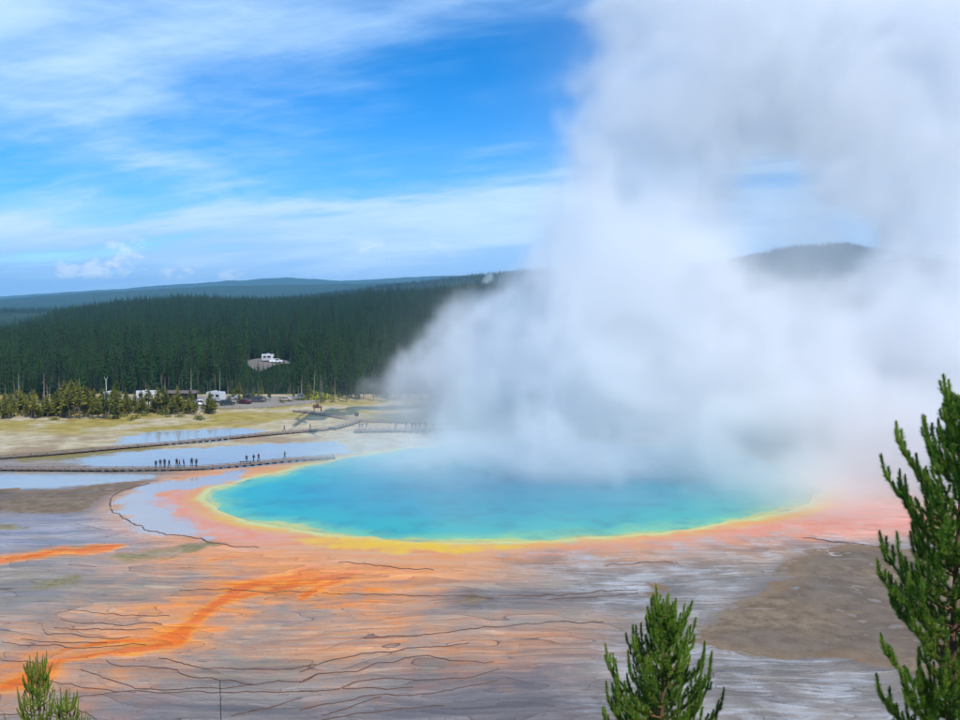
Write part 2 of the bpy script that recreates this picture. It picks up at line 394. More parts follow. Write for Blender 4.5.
# bands round the pool
pd = g.m('ADD', g.attr('pool'), g.m('MULTIPLY', g.m('SUBTRACT', nB, .5), 5.0))
base = g.mix(g.m('MULTIPLY', g.m('MULTIPLY', g.ss(pd, -21, -8), g.ss(g.attr('tan'), .5, -3.0)), g.ss(st, .2, .5, .75, 1)), base, g.mix(g.ss(st, .4, .6), lin(228, 148, 84), lin(220, 166, 126)))
base = g.mix(g.m('MULTIPLY', g.ss(pd, -5.2, -2.0), g.ss(g.noise(co, .03, 2), .42, .62, .12, .95)), base, lin(232, 190, 70))
base = g.mix(g.ss(pd, -2.2, -.2), base, lin(208, 206, 138))
base = g.mix(g.m('MULTIPLY', lev('yel', 1.0, -.3, .9), g.ss(nB, .3, .6, .35, .85)), base, lin(238, 190, 46))
base = g.mix(g.m('MULTIPLY', g.m('MULTIPLY', lev('pink', .8, -1.2, 1.2), g.ss(pd, -1.5, -5.0)), .75), base, g.mix(g.ss(nB, .35, .65), lin(230, 136, 116), lin(222, 168, 154)))
# olive and brown crusts, gravel islands
base = g.mix(lev('olive', .9), base, g.mix(g.ss(nC, .35, .65), lin(126, 110, 66), lin(152, 138, 92)))
gravc = g.mix(g.ss(g.noise(co, .45, 10, .78), .36, .64), lin(110, 92, 74), lin(148, 128, 106))
gravc = g.mix(g.ss(nA, .40, .66), gravc, g.mix(g.ss(nB, .4, .6), lin(122, 110, 100), lin(106, 92, 80)))
gravc = g.mix(g.m('MULTIPLY', g.ss(g.attr('grav'), 2.8, .4), g.ss(nA, .42, .6, 0, .6)), gravc, lin(150, 118, 86))
pud = g.m('MAXIMUM', g.ss(st, .60, .66), g.m('MULTIPLY', g.ss(nB, .60, .66), g.ss(nA, .46, .56)))
gnz = g.m('ADD', g.m('MULTIPLY', nB, .5), g.m('ADD', g.m('MULTIPLY', nC, .3), g.m('MULTIPLY', st, .2)))
gm = g.m('MULTIPLY', lev('grav', 1.7, -.3, .45, gnz), g.m('SUBTRACT', 1.0, pud))
rim = g.m('MULTIPLY', lev('grav', 1.7, -2.0, .1, gnz), g.m('SUBTRACT', 1.0, gm))
base = g.mix(g.m('MULTIPLY', rim, .5), base, lin(92, 82, 82))
base = g.mix(gm, base, gravc)
# pale braided silica
base = g.mix(g.m('MULTIPLY', g.m('MULTIPLY', lev('braid', .9, -1.2, 1.2), g.m('SUBTRACT', 1.0, gm)), .7), base, g.mix(g.ss(g.noise(cw, .11, 7, .65), .4, .60), lin(112, 106, 102), lin(154, 147, 141)))
br = g.m('MULTIPLY', g.m('MULTIPLY', lev('braid', .9, -.8, .8), g.ss(g.m('ADD', g.m('MULTIPLY', st2, .6), g.m('MULTIPLY', g.noise(cw, .22, 5, .6), .4)), .47, .60)), g.m('SUBTRACT', 1.0, gm))
base = g.mix(g.m('MULTIPLY', br, .42), base, lin(192, 194, 198))
# terraces: contour steps of a slow height field, each tread a slightly different tone with a thin dark rim
lnm = 0.0; hsum = 0.0
for (sx, sy, cnt, wd, amt, det) in ((.016, .062, 24, .05, .75, 3.0), (.05, .24, 15, .075, .5, 4.0)):
    tf = g.noise(g.scale(cw, (sx, sy, 1)), 1.0, det, .52)
    lv = g.m('MULTIPLY', tf, float(cnt)); fr = g.m('FRACT', lv); fl = g.m('FLOOR', lv)
    tone = g.n('ShaderNodeTexWhiteNoise', {'noise_dimensions': '1D'}, {'W': fl})
    dry = g.m('MULTIPLY', g.m('SUBTRACT', 1.0, gm), g.ss(g.attr('tan'), 0, -2))
    zone = g.m('MULTIPLY', dry, g.ss(g.attr('pool'), -5, -16))
    tv = g.m('ADD', g.m('MULTIPLY', g.m('SUBTRACT', tone, .5), .26), g.m('MULTIPLY', g.m('SUBTRACT', fr, .5), .16))
    tv = g.m('ADD', 1.0, g.m('MULTIPLY', tv, zone)); tvv = g.n('ShaderNodeCombineXYZ', None, {0: tv, 1: tv, 2: tv})
    base = g.mix(1.0, base, tvv, 'MULTIPLY')
    ln = g.m('MULTIPLY', g.m('MULTIPLY', g.ss(fr, 0.0, wd, 1, 0), zone), g.ss(g.m('ADD', nA, g.m('MULTIPLY', nB, .5)), .58, .74, .12, 1))
    base = g.mix(g.m('MULTIPLY', ln, amt), base, lin(84, 66, 62))
    hsum = g.m('ADD', g.m('MULTIPLY', fr, -.5), hsum)
# crust grain
grain = g.noise(co, 5.0, 6, .7)
gv = g.lr(grain, .3, .7, .70, .98); base = g.mix(1.0, base, g.n('ShaderNodeCombineXYZ', None, {0: gv, 1: gv, 2: gv}), 'MULTIPLY')
# shallow standing water
wet = g.m('MULTIPLY', lev('wet', 1.0, -.6, .6), g.m('SUBTRACT', 1.0, gm))
base = g.mix(g.m('MULTIPLY', wet, .8), base, g.mix(nA, lin(150, 154, 156), lin(172, 178, 176)))
wetall = g.m('MAXIMUM', wet, g.m('MULTIPLY', br, .85))
film = g.lr(st, .3, .62, .30, .62)
rough = g.n('ShaderNodeMix', {'data_type': 'FLOAT'}, {0: wetall, 2: film, 3: .07}, 0)
rough = g.n('ShaderNodeMix', {'data_type': 'FLOAT'}, {0: g.m('MAXIMUM', gm, g.m('MULTIPLY', lev('tan'), g.m('SUBTRACT', 1.0, wet))), 2: rough, 3: .9}, 0)
hgt = g.m('ADD', g.m('MULTIPLY', st2, .18), g.m('ADD', g.m('MULTIPLY', nC, g.m('SUBTRACT', .3, g.m('MULTIPLY', gm, .28))), g.m('MULTIPLY', hsum, .5)))
hgt = g.m('MULTIPLY', hgt, g.m('SUBTRACT', 1.0, g.m('MULTIPLY', wetall, .93)))
bp = g.n('ShaderNodeBump', None, {'Strength': .45, 'Distance': .12, 'Height': hgt})
finish(m, g, base, rough, bp, g.n('ShaderNodeMix', {'data_type': 'FLOAT'}, {0: wetall, 2: .13, 3: .34}, 0)); M_sinter = m
ZB = np.zeros_like(XB) + (fbm(XB / 14, YB / 14, XB * 0, 3, 31) - .5) * .08 * np.clip(-d_pool.reshape(XB.shape) / 6, 0, 1)
wet_flat = (np.clip(A['wet'], 0, 1) * 0).reshape(XB.shape)
basin = grid_mesh('basin_floor', XB, YB, ZB, M_sinter)
for k, v in A.items(): set_attr(basin.data, k, v)
tag(basin, 'streaked grey, pink and orange mineral flat around the hot spring', 'mineral flat', kind='structure')

# ---- the hot spring itself
m, g = newmat('spring_water')
co = g.n('ShaderNodeTexCoord', None, None, 3)
nz = g.noise(co, .10, 4); nz2 = g.noise(co, .5, 4)
dd = g.m('ADD', g.attr('depth'), g.m('MULTIPLY', g.m('SUBTRACT', nz, .5), 9.0))
cc = g.mix(g.ss(dd, 0, 1.6), lin(190, 188, 86), lin(104, 180, 134))
cc = g.mix(g.ss(dd, 1.2, 6), cc, lin(20, 160, 154))
cc = g.mix(g.ss(dd, 5, 18), cc, lin(0, 140, 156))
cc = g.mix(g.ss(dd, 16, 36), cc, lin(0, 122, 150))
cc = g.mix(g.ss(g.noise(co, .16, 6, .65), .45, .68, 0, .45), cc, lin(0, 104, 126))
rp = g.noise(co, 1.1, 3)
bp = g.n('ShaderNodeBump', None, {'Strength': .12, 'Distance': .05, 'Height': rp})
finish(m, g, cc, .15, bp, .3); M_spring = m
xs = np.arange(POOL[:, 0].min() - 1, POOL[:, 0].max() + 1, 1.0); yv = np.arange(POOL[:, 1].min() - 1, POOL[:, 1].max() + 1, 1.0)
bm = bmesh.new()
rings = []
ctr = POOL.mean(0)
for k, s in enumerate((1.0, .985, .965, .94, .9, .85, .78, .7, .6, .5, .38, .25, .12)):
    rings.append([bm.verts.new((ctr[0] + (p[0] - ctr[0]) * s, ctr[1] + (p[1] - ctr[1]) * s, .02)) for p in POOL])
N = len(POOL)
for a, b in zip(rings[:-1], rings[1:]):
    for i in range(N): bm.faces.new((a[i], a[(i + 1) % N], b[(i + 1) % N], b[i]))
bm.faces.new(rings[-1])
bmesh.ops.recalc_face_normals(bm, faces=bm.faces[:])
pool = bmesh_obj('hot_spring_water', bm, M_spring)
if pool.data.polygons[0].normal.z < 0: pool.data.flip_normals()
pv_ = np.array([v.co[:2] for v in pool.data.vertices]); set_attr(pool.data, 'depth', sdf_poly(pv_, POOL))
tag(pool, 'wide turquoise hot spring pool giving off steam', 'hot spring', kind='structure')

# ---- dark raised rims of mineral terraces
M_rim = mat('rim_crust', lin(94, 72, 66), .7, .3, 2.0)
def z4(pts, s, ox, oy): return [(ox + x / s, oy + y / s) for x, y in pts]
LINES = []
for p in ([(120, 320), (160, 345), (220, 350), (340, 355), (400, 350)], [(0, 370), (60, 378), (200, 382), (350, 380), (450, 378)],
          [(320, 415), (350, 435), (440, 440), (520, 450), (550, 470), (640, 482), (740, 488), (850, 488), (910, 485), (960, 460)],
          [(475, 415), (545, 432), (600, 445), (700, 452), (800, 452), (890, 448), (960, 430)],
          [(240, 450), (300, 475), (350, 492), (420, 502), (600, 505), (760, 500)],
          [(80, 485), (200, 490), (300, 510), (420, 518), (550, 518), (700, 520), (960, 512)], [(180, 535), (300, 525), (420, 518)],
          [(225, 560), (290, 605), (330, 640)], [(0, 410), (60, 430), (150, 430)], [(690, 595), (780, 570), (880, 545), (920, 535)],
          [(180, 300), (260, 310), (380, 315), (500, 310)], [(540, 210), (650, 212), (780, 215), (960, 215)], [(200, 275), (300, 280), (420, 288), (520, 288)],
          [(-60, 590), (100, 585), (200, 600), (300, 640)], [(60, 360), (180, 366), (330, 366)], [(160, 325), (300, 332), (470, 330)]):
    LINES.append((z4(p, 3, 0, 520), .075))
for p in ([(0, 540), (50, 520), (150, 498), (300, 478), (440, 465), (490, 460)], [(0, 570), (60, 545), (160, 540), (220, 518), (340, 500), (450, 508), (550, 515)],
          [(0, 595), (100, 595), (160, 572), (260, 562), (400, 562), (500, 550), (570, 540)], [(0, 650), (120, 625), (220, 605), (330, 605), (430, 590), (560, 570)],
          [(60, 670), (150, 640), (240, 612)], [(180, 448), (380, 432), (560, 412), (740, 405), (860, 398)], [(120, 588), (230, 587), (330, 588)],
          [(0, 690), (150, 665), (330, 640), (420, 640)]):
    LINES.append((z4(p, 2.8235, 300, 480), .075))
for p in ([(560, 330), (680, 328), (800, 318), (960, 308)], [(700, 342), (850, 327), (960, 320)], [(110, 232), (200, 240), (280, 248), (380, 252)],
          [(60, 322), (200, 325), (400, 330), (560, 334)], [(860, 240), (960, 235), (1060, 232)]):
    LINES.append((z4(p, 2.8235, 300, 480), .15))
LINES.append(([(150, 483), (125, 490), (112, 497), (110, 507), (122, 517), (137, 525), (155, 533), (200, 539), (228, 545), (262, 547)], .17))
LINES.append(([(802, 538), (833, 542), (862, 545), (885, 548)], .4))
for i, (px, wd) in enumerate(LINES):
    pts = resample(catmull(gpl(px), 12), .45); n = len(pts)
    s = np.arange(n) * .45 + i * 37.7
    jy = (fbm(s / 2.4, s * 0, s * 0, 4, 41, .65) - .5) * 2.0 * (pts[:, 1] / 90); pts = pts + np.stack((0 * jy, jy), -1)
    T = np.gradient(pts, axis=0); T /= np.linalg.norm(T, axis=1)[:, None]; Nn = np.stack((-T[:, 1], T[:, 0]), -1)
    wv_ = wd * (.05 + 1.35 * fbm(s / 1.6, s * 0 + 5, s * 0, 2, 43)) * np.minimum(1, np.minimum(np.arange(n), n - 1 - np.arange(n)) / 12 + .05)
    wv_ = wv_ * (1 if wd > .3 else 1)
    V, Fc = [], []
    for k in range(n):
        a, b = pts[k] - Nn[k] * wv_[k], pts[k] + Nn[k] * wv_[k]
        V += [(*a, -.04), (*(pts[k] - Nn[k] * wv_[k] * .4), .075), (*(pts[k] + Nn[k] * wv_[k] * .4), .075), (*b, -.04)]
        if k:
            q = 4 * (k - 1)
            Fc += [(q, q + 4, q + 5, q + 1), (q + 1, q + 5, q + 6, q + 2), (q + 2, q + 6, q + 7, q + 3)]
    mesh_obj('terrace_rim', V, Fc, M_rim, basin)

# ================================================================== CONIFERS
def needle_mat(name, c1, c2, rnd=.35):
    m, g = newmat(name)
    oi = g.n('ShaderNodeObjectInfo', None, None, 5)
    co = g.n('ShaderNodeTexCoord', None, None, 3)
    nz = g.m('ADD', g.m('MULTIPLY', g.noise(co, 1.2, 3), .5), g.m('MULTIPLY', g.noise(g.n('ShaderNodeNewGeometry'), .035, 4, .6), .5))
    cc = g.mix(g.lr(g.m('ADD', g.m('MULTIPLY', oi, .45), g.m('MULTIPLY', nz, .9)), .36, 1.0), c1, c2)
    return finish(m, g, cc, .75, None, .2)
M_fir = needle_mat('conifer_needles', lin(2, 26, 18), lin(44, 82, 28))  # lighter crowns scattered by noise have a sunlit look put into their colour
M_young = needle_mat('young_conifer_needles', lin(58, 72, 24), lin(122, 116, 40))
M_bark = mat('grey_bark', lin(92, 80, 72), .9, .35, 4.0)
def conifer(seed, h, rad, base, n):
    r = random.Random(seed); V, Fc = [], []
    for k in range(n):
        t = (k + r.random()) / n
        z = base + (h - base) * t
        L = rad * (1 - t) ** .75 * r.uniform(.6, 1.15) * min(1, .45 + t * 3.2) + .12
        a = k * 2.399 + r.uniform(-.5, .5)
        dx, dy = math.cos(a), math.sin(a); dz = r.uniform(-.35, .2) + .45 * t
        w = L * r.uniform(.28, .45)
        p0 = Vector((0, 0, z + .25))
        for (f0, f1, sp) in ((.12, .62, 1.0), (.45, 1.0, .8)):
            b = len(V); A0 = p0 + Vector((dx * L * f0, dy * L * f0, dz * L * f0)); A1 = p0 + Vector((dx * L * f1, dy * L * f1, dz * L * f1 + .1 * L))
            mid = (A0 + A1) / 2; sd_ = Vector((-dy, dx, 0)) * w * sp
            V += [A0, mid + sd_ + Vector((0, 0, -.35 * w)), A1, mid - sd_ + Vector((0, 0, -.35 * w)), mid + Vector((0, 0, .3 * w))]
            Fc += [(b, b + 1, b + 4), (b + 1, b + 2, b + 4), (b + 2, b + 3, b + 4), (b + 3, b, b + 4)]
    b = len(V)                                            # leader
    V += [Vector((.13, 0, h - .7)), Vector((-.07, .11, h - .7)), Vector((-.07, -.11, h - .7)), Vector((0, 0, h + .5))]
    Fc += [(b, b + 1, b + 3), (b + 1, b + 2, b + 3), (b + 2, b, b + 3)]
    return V, Fc
def conifer_proto(seed, h, rad, base, n, leaf, name):
    root = empty(name)
    V, Fc = tube_arrays([(0, 0, -.6), (r0 := random.Random(seed).uniform(-.15, .15), .05, h * .5), (0, 0, h - .3)], [.2, .13, .03], 5)
    mesh_obj('trunk', V, Fc, M_bark, root)
    V, Fc = conifer(seed, h, rad, base, n)
    mesh_obj('crown', V, Fc, leaf, root)
    return root
protos = [conifer_proto(11, 15.5, 1.9, 2.5, 80, M_fir, 'pine_tree'), conifer_proto(12, 13.5, 2.1, 1.2, 80, M_fir, 'pine_tree'),
          conifer_proto(13, 17, 1.7, 5.0, 70, M_fir, 'pine_tree'), conifer_proto(14, 10.5, 1.9, .6, 66, M_fir, 'pine_tree')]
PH = [15.5, 13.5, 17, 10.5]

# scatter: forest points
def scatter(n, y0, y1, u0, u1, seed, gap):
    r = np.random.default_rng(seed)
    Y = np.sqrt(r.random(n) * (y1 * y1 - y0 * y0) + y0 * y0); u = u0 + r.random(n) * (u1 - u0)
    return np.stack((xat(u, Y), Y), -1), u
def edge_y(u):   # front edge of the wood
    return np.interp(u, [-400, 0, 60, 120, 215, 230, 295, 310, 345, 400, 480, 700, 1000, 1400], [272, 272, 276, 300, 304, 302, 300, 290, 283, 280, 290, 300, 300, 300])
near, un = scatter(11000, 270, 560, -260, 1250, 101, 4)
mid, um = scatter(80000, 500, 1560, -260, 1250, 102, 4)
farp, uf = scatter(46000, 2250, 3450, -200, 1160, 103, 4)
pts = np.concatenate((near, mid, farp)); uu = np.concatenate((un, um, uf))
keep = pts[:, 1] > edge_y(uu) + rng.normal(0, 3, len(pts))
keep &= ~((uu > 244) & (uu < 293) & (pts[:, 1] > 364) & (pts[:, 1] < 425))          # upper car park clearing
keep &= ~((uu > 84) & (uu < 226) & (pts[:, 1] < 306))
cell = {}; kk = []
for i in np.where(keep)[0]:                                                         # keep trunks apart
    s = 2.0 if pts[i, 1] < 560 else 2.9 if pts[i, 1] < 1600 else 4.2
    q = (int(pts[i, 0] // s), int(pts[i, 1] // s))
    if q in cell: continue
    cell[q] = 1; kk.append(i)
pts, uu = pts[kk], uu[kk]
hz = terrain(pts[:, 0], pts[:, 1])
sc_ = np.clip(rng.normal(.84, .2, len(pts)), .4, 1.3)
sc_ *= .68 + .62 * fbm(pts[:, 0] / 22, pts[:, 1] / 22, pts[:, 0] * 0, 3, 61)
lowz = (uu > 240) & (uu < 296) & (pts[:, 1] < 372)
sc_[lowz] *= np.where(pts[lowz, 1] < 335, .6, .42)
edge = pts[:, 1] < edge_y(uu) + 9
sc_[edge] *= rng.uniform(.62, 1.0, edge.sum())
var = rng.integers(0, 4, len(pts)); rot = rng.random(len(pts)) * 6.28
order = np.argsort(pts[:, 1])
inview = [i for i in order if -12 < uu[i] < 470][:300]
used = set(inview); first = [False] * 4
for i in inview:
    v = int(var[i])
    if not first[v]: o = protos[v]; first[v] = True
    else: o = copy_tree(protos[v])
    o.location = (pts[i, 0], pts[i, 1], hz[i]); o.rotation_euler = (rng.normal(0, .02), rng.normal(0, .02), rot[i]); o.scale = (sc_[i] * rng.uniform(.85, 1.15),) * 2 + (sc_[i],)
    tag(o, 'slender dark green pine at the front edge of the forest behind the flats', 'tree', 'pines along the forest edge')
for k in range(26):
    u = 243 + k * 2.0 + rng.uniform(-1, 1); Y = float(np.interp(u, [243, 252, 258, 264, 272, 282, 296], [372, 364, 358, 363, 372, 380, 386])) - rng.uniform(0, 7); v = k % 4
    o = copy_tree(protos[v]); x = xat(u, Y); s_ = rng.uniform(.16, .34)
    o.location = (x, Y, float(terrain(x, Y))); o.rotation_euler = (0, 0, rng.uniform(0, 6)); o.scale = (s_ * 1.2, s_ * 1.2, s_)
    tag(o, 'small dark pine on the bank below the upper forest clearing', 'tree', 'small pines below the upper clearing')
rest = np.array([i for i in range(len(pts)) if i not in used])
me = bpy.data.meshes.new('forest')
me.vertices.add(len(rest)); me.vertices.foreach_set('co', np.stack((pts[rest, 0], pts[rest, 1], hz[rest] - .1), -1).astype(np.float32).ravel()); me.update()
set_attr(me, 'size', sc_[rest]); set_attr(me, 'turn', rot[rest]); set_attr(me, 'variant', var[rest])
forest = link_mesh('forest', me)
tag(forest, 'dense dark green pine forest covering the low hills', 'forest', kind='stuff')
nt = bpy.data.node_groups.new('forest_trees', 'GeometryNodeTree')
nt.interface.new_socket('Geometry', in_out='INPUT', socket_type='NodeSocketGeometry'); nt.interface.new_socket('Geometry', in_out='OUTPUT', socket_type='NodeSocketGeometry')
gn = G(nt); gi = nt.nodes.new('NodeGroupInput'); go = nt.nodes.new('NodeGroupOutput')
join = nt.nodes.new('GeometryNodeJoinGeometry')
named = lambda nm: gn.n('GeometryNodeInputNamedAttribute', {'data_type': 'FLOAT'}, {'Name': nm})
for v, pr in enumerate(protos):
    tj = nt.nodes.new('GeometryNodeJoinGeometry')
    for ch in pr.children:
        oi = nt.nodes.new('GeometryNodeObjectInfo'); oi.inputs['Object'].default_value = ch; oi.inputs['As Instance'].default_value = False; oi.transform_space = 'ORIGINAL'
        nt.links.new(oi.outputs['Geometry'], tj.inputs[0])
    sel = gn.n('FunctionNodeCompare', {'data_type': 'FLOAT', 'operation': 'EQUAL'}, {0: named('variant'), 1: float(v), 'Epsilon': .1})
    rotv = gn.n('ShaderNodeCombineXYZ', None, {2: named('turn')})
    ip = gn.n('GeometryNodeInstanceOnPoints', None, {'Points': gi.outputs[0], 'Selection': sel, 'Instance': tj.outputs[0], 'Rotation': rotv, 'Scale': named('size')})
    nt.links.new(ip, join.inputs[0])
nt.links.new(join.outputs[0], go.inputs[0])
forest.modifiers.new('trees', 'NODES').node_group = nt

# young yellow-green pines in front of the car park
yp = [conifer_proto(21, 5.2, 1.7, .9, 60, M_young, 'young_pine'), conifer_proto(22, 6.2, 1.5, 1.9, 60, M_young, 'young_pine'), conifer_proto(23, 3.6, 1.5, .3, 50, M_young, 'young_pine')]
fy = [False] * 3; rr = random.Random(5)
ypos = []
for k in range(230):
    u = rr.uniform(-20, 118) if k < 140 else rr.uniform(118, 216)
    Y = rr.uniform(240, 262) if k < 140 else rr.uniform(250, 263)
    ypos.append((u, Y, 1.2 if 55 < u < 118 else .85 if u < 55 else rr.uniform(.5, 1.1)))
for k in range(16): ypos.append((rr.uniform(222, 345), rr.uniform(284, 292), rr.uniform(.4, .8)))
for u, Y, s in ypos:
    v = rr.randrange(3); s *= rr.uniform(.7, 1.25)
    if not fy[v]: o = yp[v]; fy[v] = True
    else: o = copy_tree(yp[v])
    o.location = (xat(u, Y), Y, 0.0); o.rotation_euler.z = rr.uniform(0, 6.28); o.scale = (s, s, s)
    tag(o, 'young yellow-green pine on the grassy edge in front of the forest', 'tree', 'young pines on the grassy edge')

# standing dead trunks: pale bare poles among the forest edge
M_dead = mat('dead_wood', lin(150, 140, 128), .9, .3, 3.0)
V, Fc = tube_arrays([(0, 0, -.5), (.08, 0, 4), (0, .05, 9.0)], [.16, .11, .03], 5)
for (z, a, L) in ((4.2, .4, .9), (5.5, 2.4, .8), (6.6, 4.3, .6), (7.4, 1.2, .5)):
    v2, f2 = tube_arrays([(0, 0, z), (math.cos(a) * L, math.sin(a) * L, z + .25)], [.04, .015], 4); b = len(V); V += v2; Fc += [tuple(b + q for q in f) for f in f2]
sn0 = mesh_obj('dead_tree', V, Fc, M_dead)
for k in range(22):
    o = sn0 if k == 0 else sn0.copy()
    if k: COL.objects.link(o)
    u = rr.choice((rr.uniform(0, 84), rr.uniform(160, 226), rr.uniform(226, 345), rr.uniform(226, 345)))
    Y = float(edge_y(u)) - rr.uniform(0, 3)
    s = rr.uniform(.6, 1.15) * (.6 if 226 < u < 295 else 1)
    o.location = (xat(u, Y), Y, float(terrain(xat(u, Y), Y))); o.scale = (s, s, s); o.rotation_euler = (rr.uniform(-.05, .05), rr.uniform(-.05, .05), rr.uniform(0, 6))
    tag(o, 'pale bare dead trunk standing at the forest edge', 'dead tree', 'dead trunks at the forest edge')

# ================================================================== CAR PARKS, ROAD
M_lot = mat('lot_gravel', lin(138, 128, 116), .9, .2, .6)
def sheet(name, px_Y, z, material, label, cat):
    V = [(xat(u, Y), Y, z) for u, Y in px_Y]
    o = mesh_obj(name, V, [tuple(range(len(V)))], material)
    if o.data.polygons[0].normal.z < 0: o.data.flip_normals()
    return tag(o, label, cat, kind='structure')
sheet('parking_lot', [(60, 268), (120, 264), (200, 262), (262, 266), (300, 274), (318, 282), (318, 292), (292, 297), (215, 299), (110, 297), (60, 288)], .075, M_lot,
      'grey gravel car park behind the young pines', 'car park')
uu_ = np.linspace(247, 290, 40); YY_ = np.linspace(0, 1, 40)
UU, YY2 = np.meshgrid(uu_, YY_); YY2 = np.interp(UU, [247, 252, 258, 264, 272, 282, 290], [380, 372, 366, 371, 382, 391, 396]) * (1 - YY2) + YY2 * np.interp(UU, [247, 258, 275, 285, 290], [392, 408, 410, 408, 399]) + (YY2 * (1 - YY2)) * 8 * (fbm(UU / 3, UU * 0, UU * 0, 2, 8) - .5); XX2 = xat(UU, YY2)
tag(grid_mesh('upper_parking_lot', XX2, YY2, terrain(XX2, YY2) + .35, mat('upper_gravel', lin(112, 104, 96), .95, .3, .5)), 'gravel clearing with parked vehicles on a rise inside the forest', 'car park', kind='structure')

# ================================================================== BOARDWALKS
M_deck = mat('weathered_planks', lin(128, 112, 100), .85, .3, 1.5)
M_post = mat('dark_timber', lin(64, 52, 48), .9, .3, 2.0)
M_rail = mat('pale_rail_timber', lin(186, 172, 150), .8, .2, 2.0)
def boardwalk(label, pts, width=1.9, zdeck=.5, rail=False, gap=1.5):
    pts = resample(catmull(pts, 8), gap); o0 = Vector((*pts[0], 0))
    root = empty('boardwalk', o0); tag(root, label, 'boardwalk')
    T = np.gradient(pts, axis=0); T /= np.linalg.norm(T, axis=1)[:, None]; Nn = np.stack((-T[:, 1], T[:, 0]), -1)
    L = pts - pts[0]
    V, Fc = [], []
    for k in range(len(L)):
        for s, z in ((-1, zdeck), (1, zdeck), (1, zdeck - .16), (-1, zdeck - .16)): V.append((*(L[k] + Nn[k] * s * width / 2), z))
        if k:
            q = 4 * (k - 1)
            for j in range(4): Fc.append((q + j, q + 4 + j, q + 4 + (j + 1) % 4, q + (j + 1) % 4))
    mesh_obj('deck', V, Fc, M_deck, root)
    bm = bmesh.new(); box_bm(bm, -.09, .09, -width / 2 - .07, width / 2 + .07, -.2, zdeck - .163); sup = bpy.data.meshes.new('support'); bm.to_mesh(sup); bm.free(); sup.materials.append(M_post)
    bm = bmesh.new(); box_bm(bm, -.06, .06, -.06, .06, zdeck + .003, zdeck + (1.1 if rail else .14)); pst = bpy.data.meshes.new('post'); bm.to_mesh(pst); bm.free(); pst.materials.append(M_rail if rail else M_post)
    for k in range(len(L)):
        a = math.atan2(T[k, 1], T[k, 0])
        s = link_mesh('support', sup, None, root); s.location = (*L[k], 0); s.rotation_euler.z = a
        if rail or k % 2 == 0:
            for sd_ in (-1, 1):
                p = link_mesh('post', pst, None, root); p.location = (*(L[k] + Nn[k] * sd_ * (width / 2 - .08)), 0); p.rotation_euler.z = a
    for sd_ in (-1, 1):
        for zc in ((.6, 1.12) if rail else (.17,)):
            V, Fc = [], []
            for k in range(len(L)):
                c0 = L[k] + Nn[k] * sd_ * (width / 2 - .08)
                for e, z in ((-.05, .05), (.05, .05), (.05, -.03), (-.05, -.03)): V.append((*(c0 + Nn[k] * e), zdeck + zc + z))
                if k:
                    q = 4 * (k - 1)
                    for j in range(4): Fc.append((q + j, q + 4 + j, q + 4 + (j + 1) % 4, q + (j + 1) % 4))
            mesh_obj('rail' if rail else 'kerb_rail', V, Fc, M_rail if rail else M_deck, root)
    return root
BW_LOW = gpl([(-90, 470), (0, 470.5), (90, 471), (160, 470.5), (200, 469.5), (245, 466), (285, 462), (312, 460), (334, 458.5)])
BW_UP = gpl([(-90, 466), (0, 459), (60, 454.5), (120, 449), (180, 444), (240, 438), (290, 433.5), (332, 430)])
BW_PL = gpl([(355, 432.5), (400, 432), (440, 432), (500, 431), (560, 428)])
BW_IN = gpl([(332, 430), (350, 425), (358, 421)])
BW_ACC = gpl([(296, 411.5), (318, 414.5), (340, 418), (362, 421.5), (400, 423), (450, 424)])
boardwalk('low plank boardwalk over the shallow water carrying the group of nine people', BW_LOW)
boardwalk('long low plank boardwalk crossing the tan flats behind the group of nine people', BW_UP)
boardwalk('railed viewing boardwalk at the far edge of the steaming pool', BW_PL, 2.6, .7, True)
boardwalk('short pale railed ramp leading to the viewing boardwalk', BW_IN, 2.2, .6, True)
boardwalk('plank path from the car park to the steaming pool', BW_ACC, 2.2, .3)

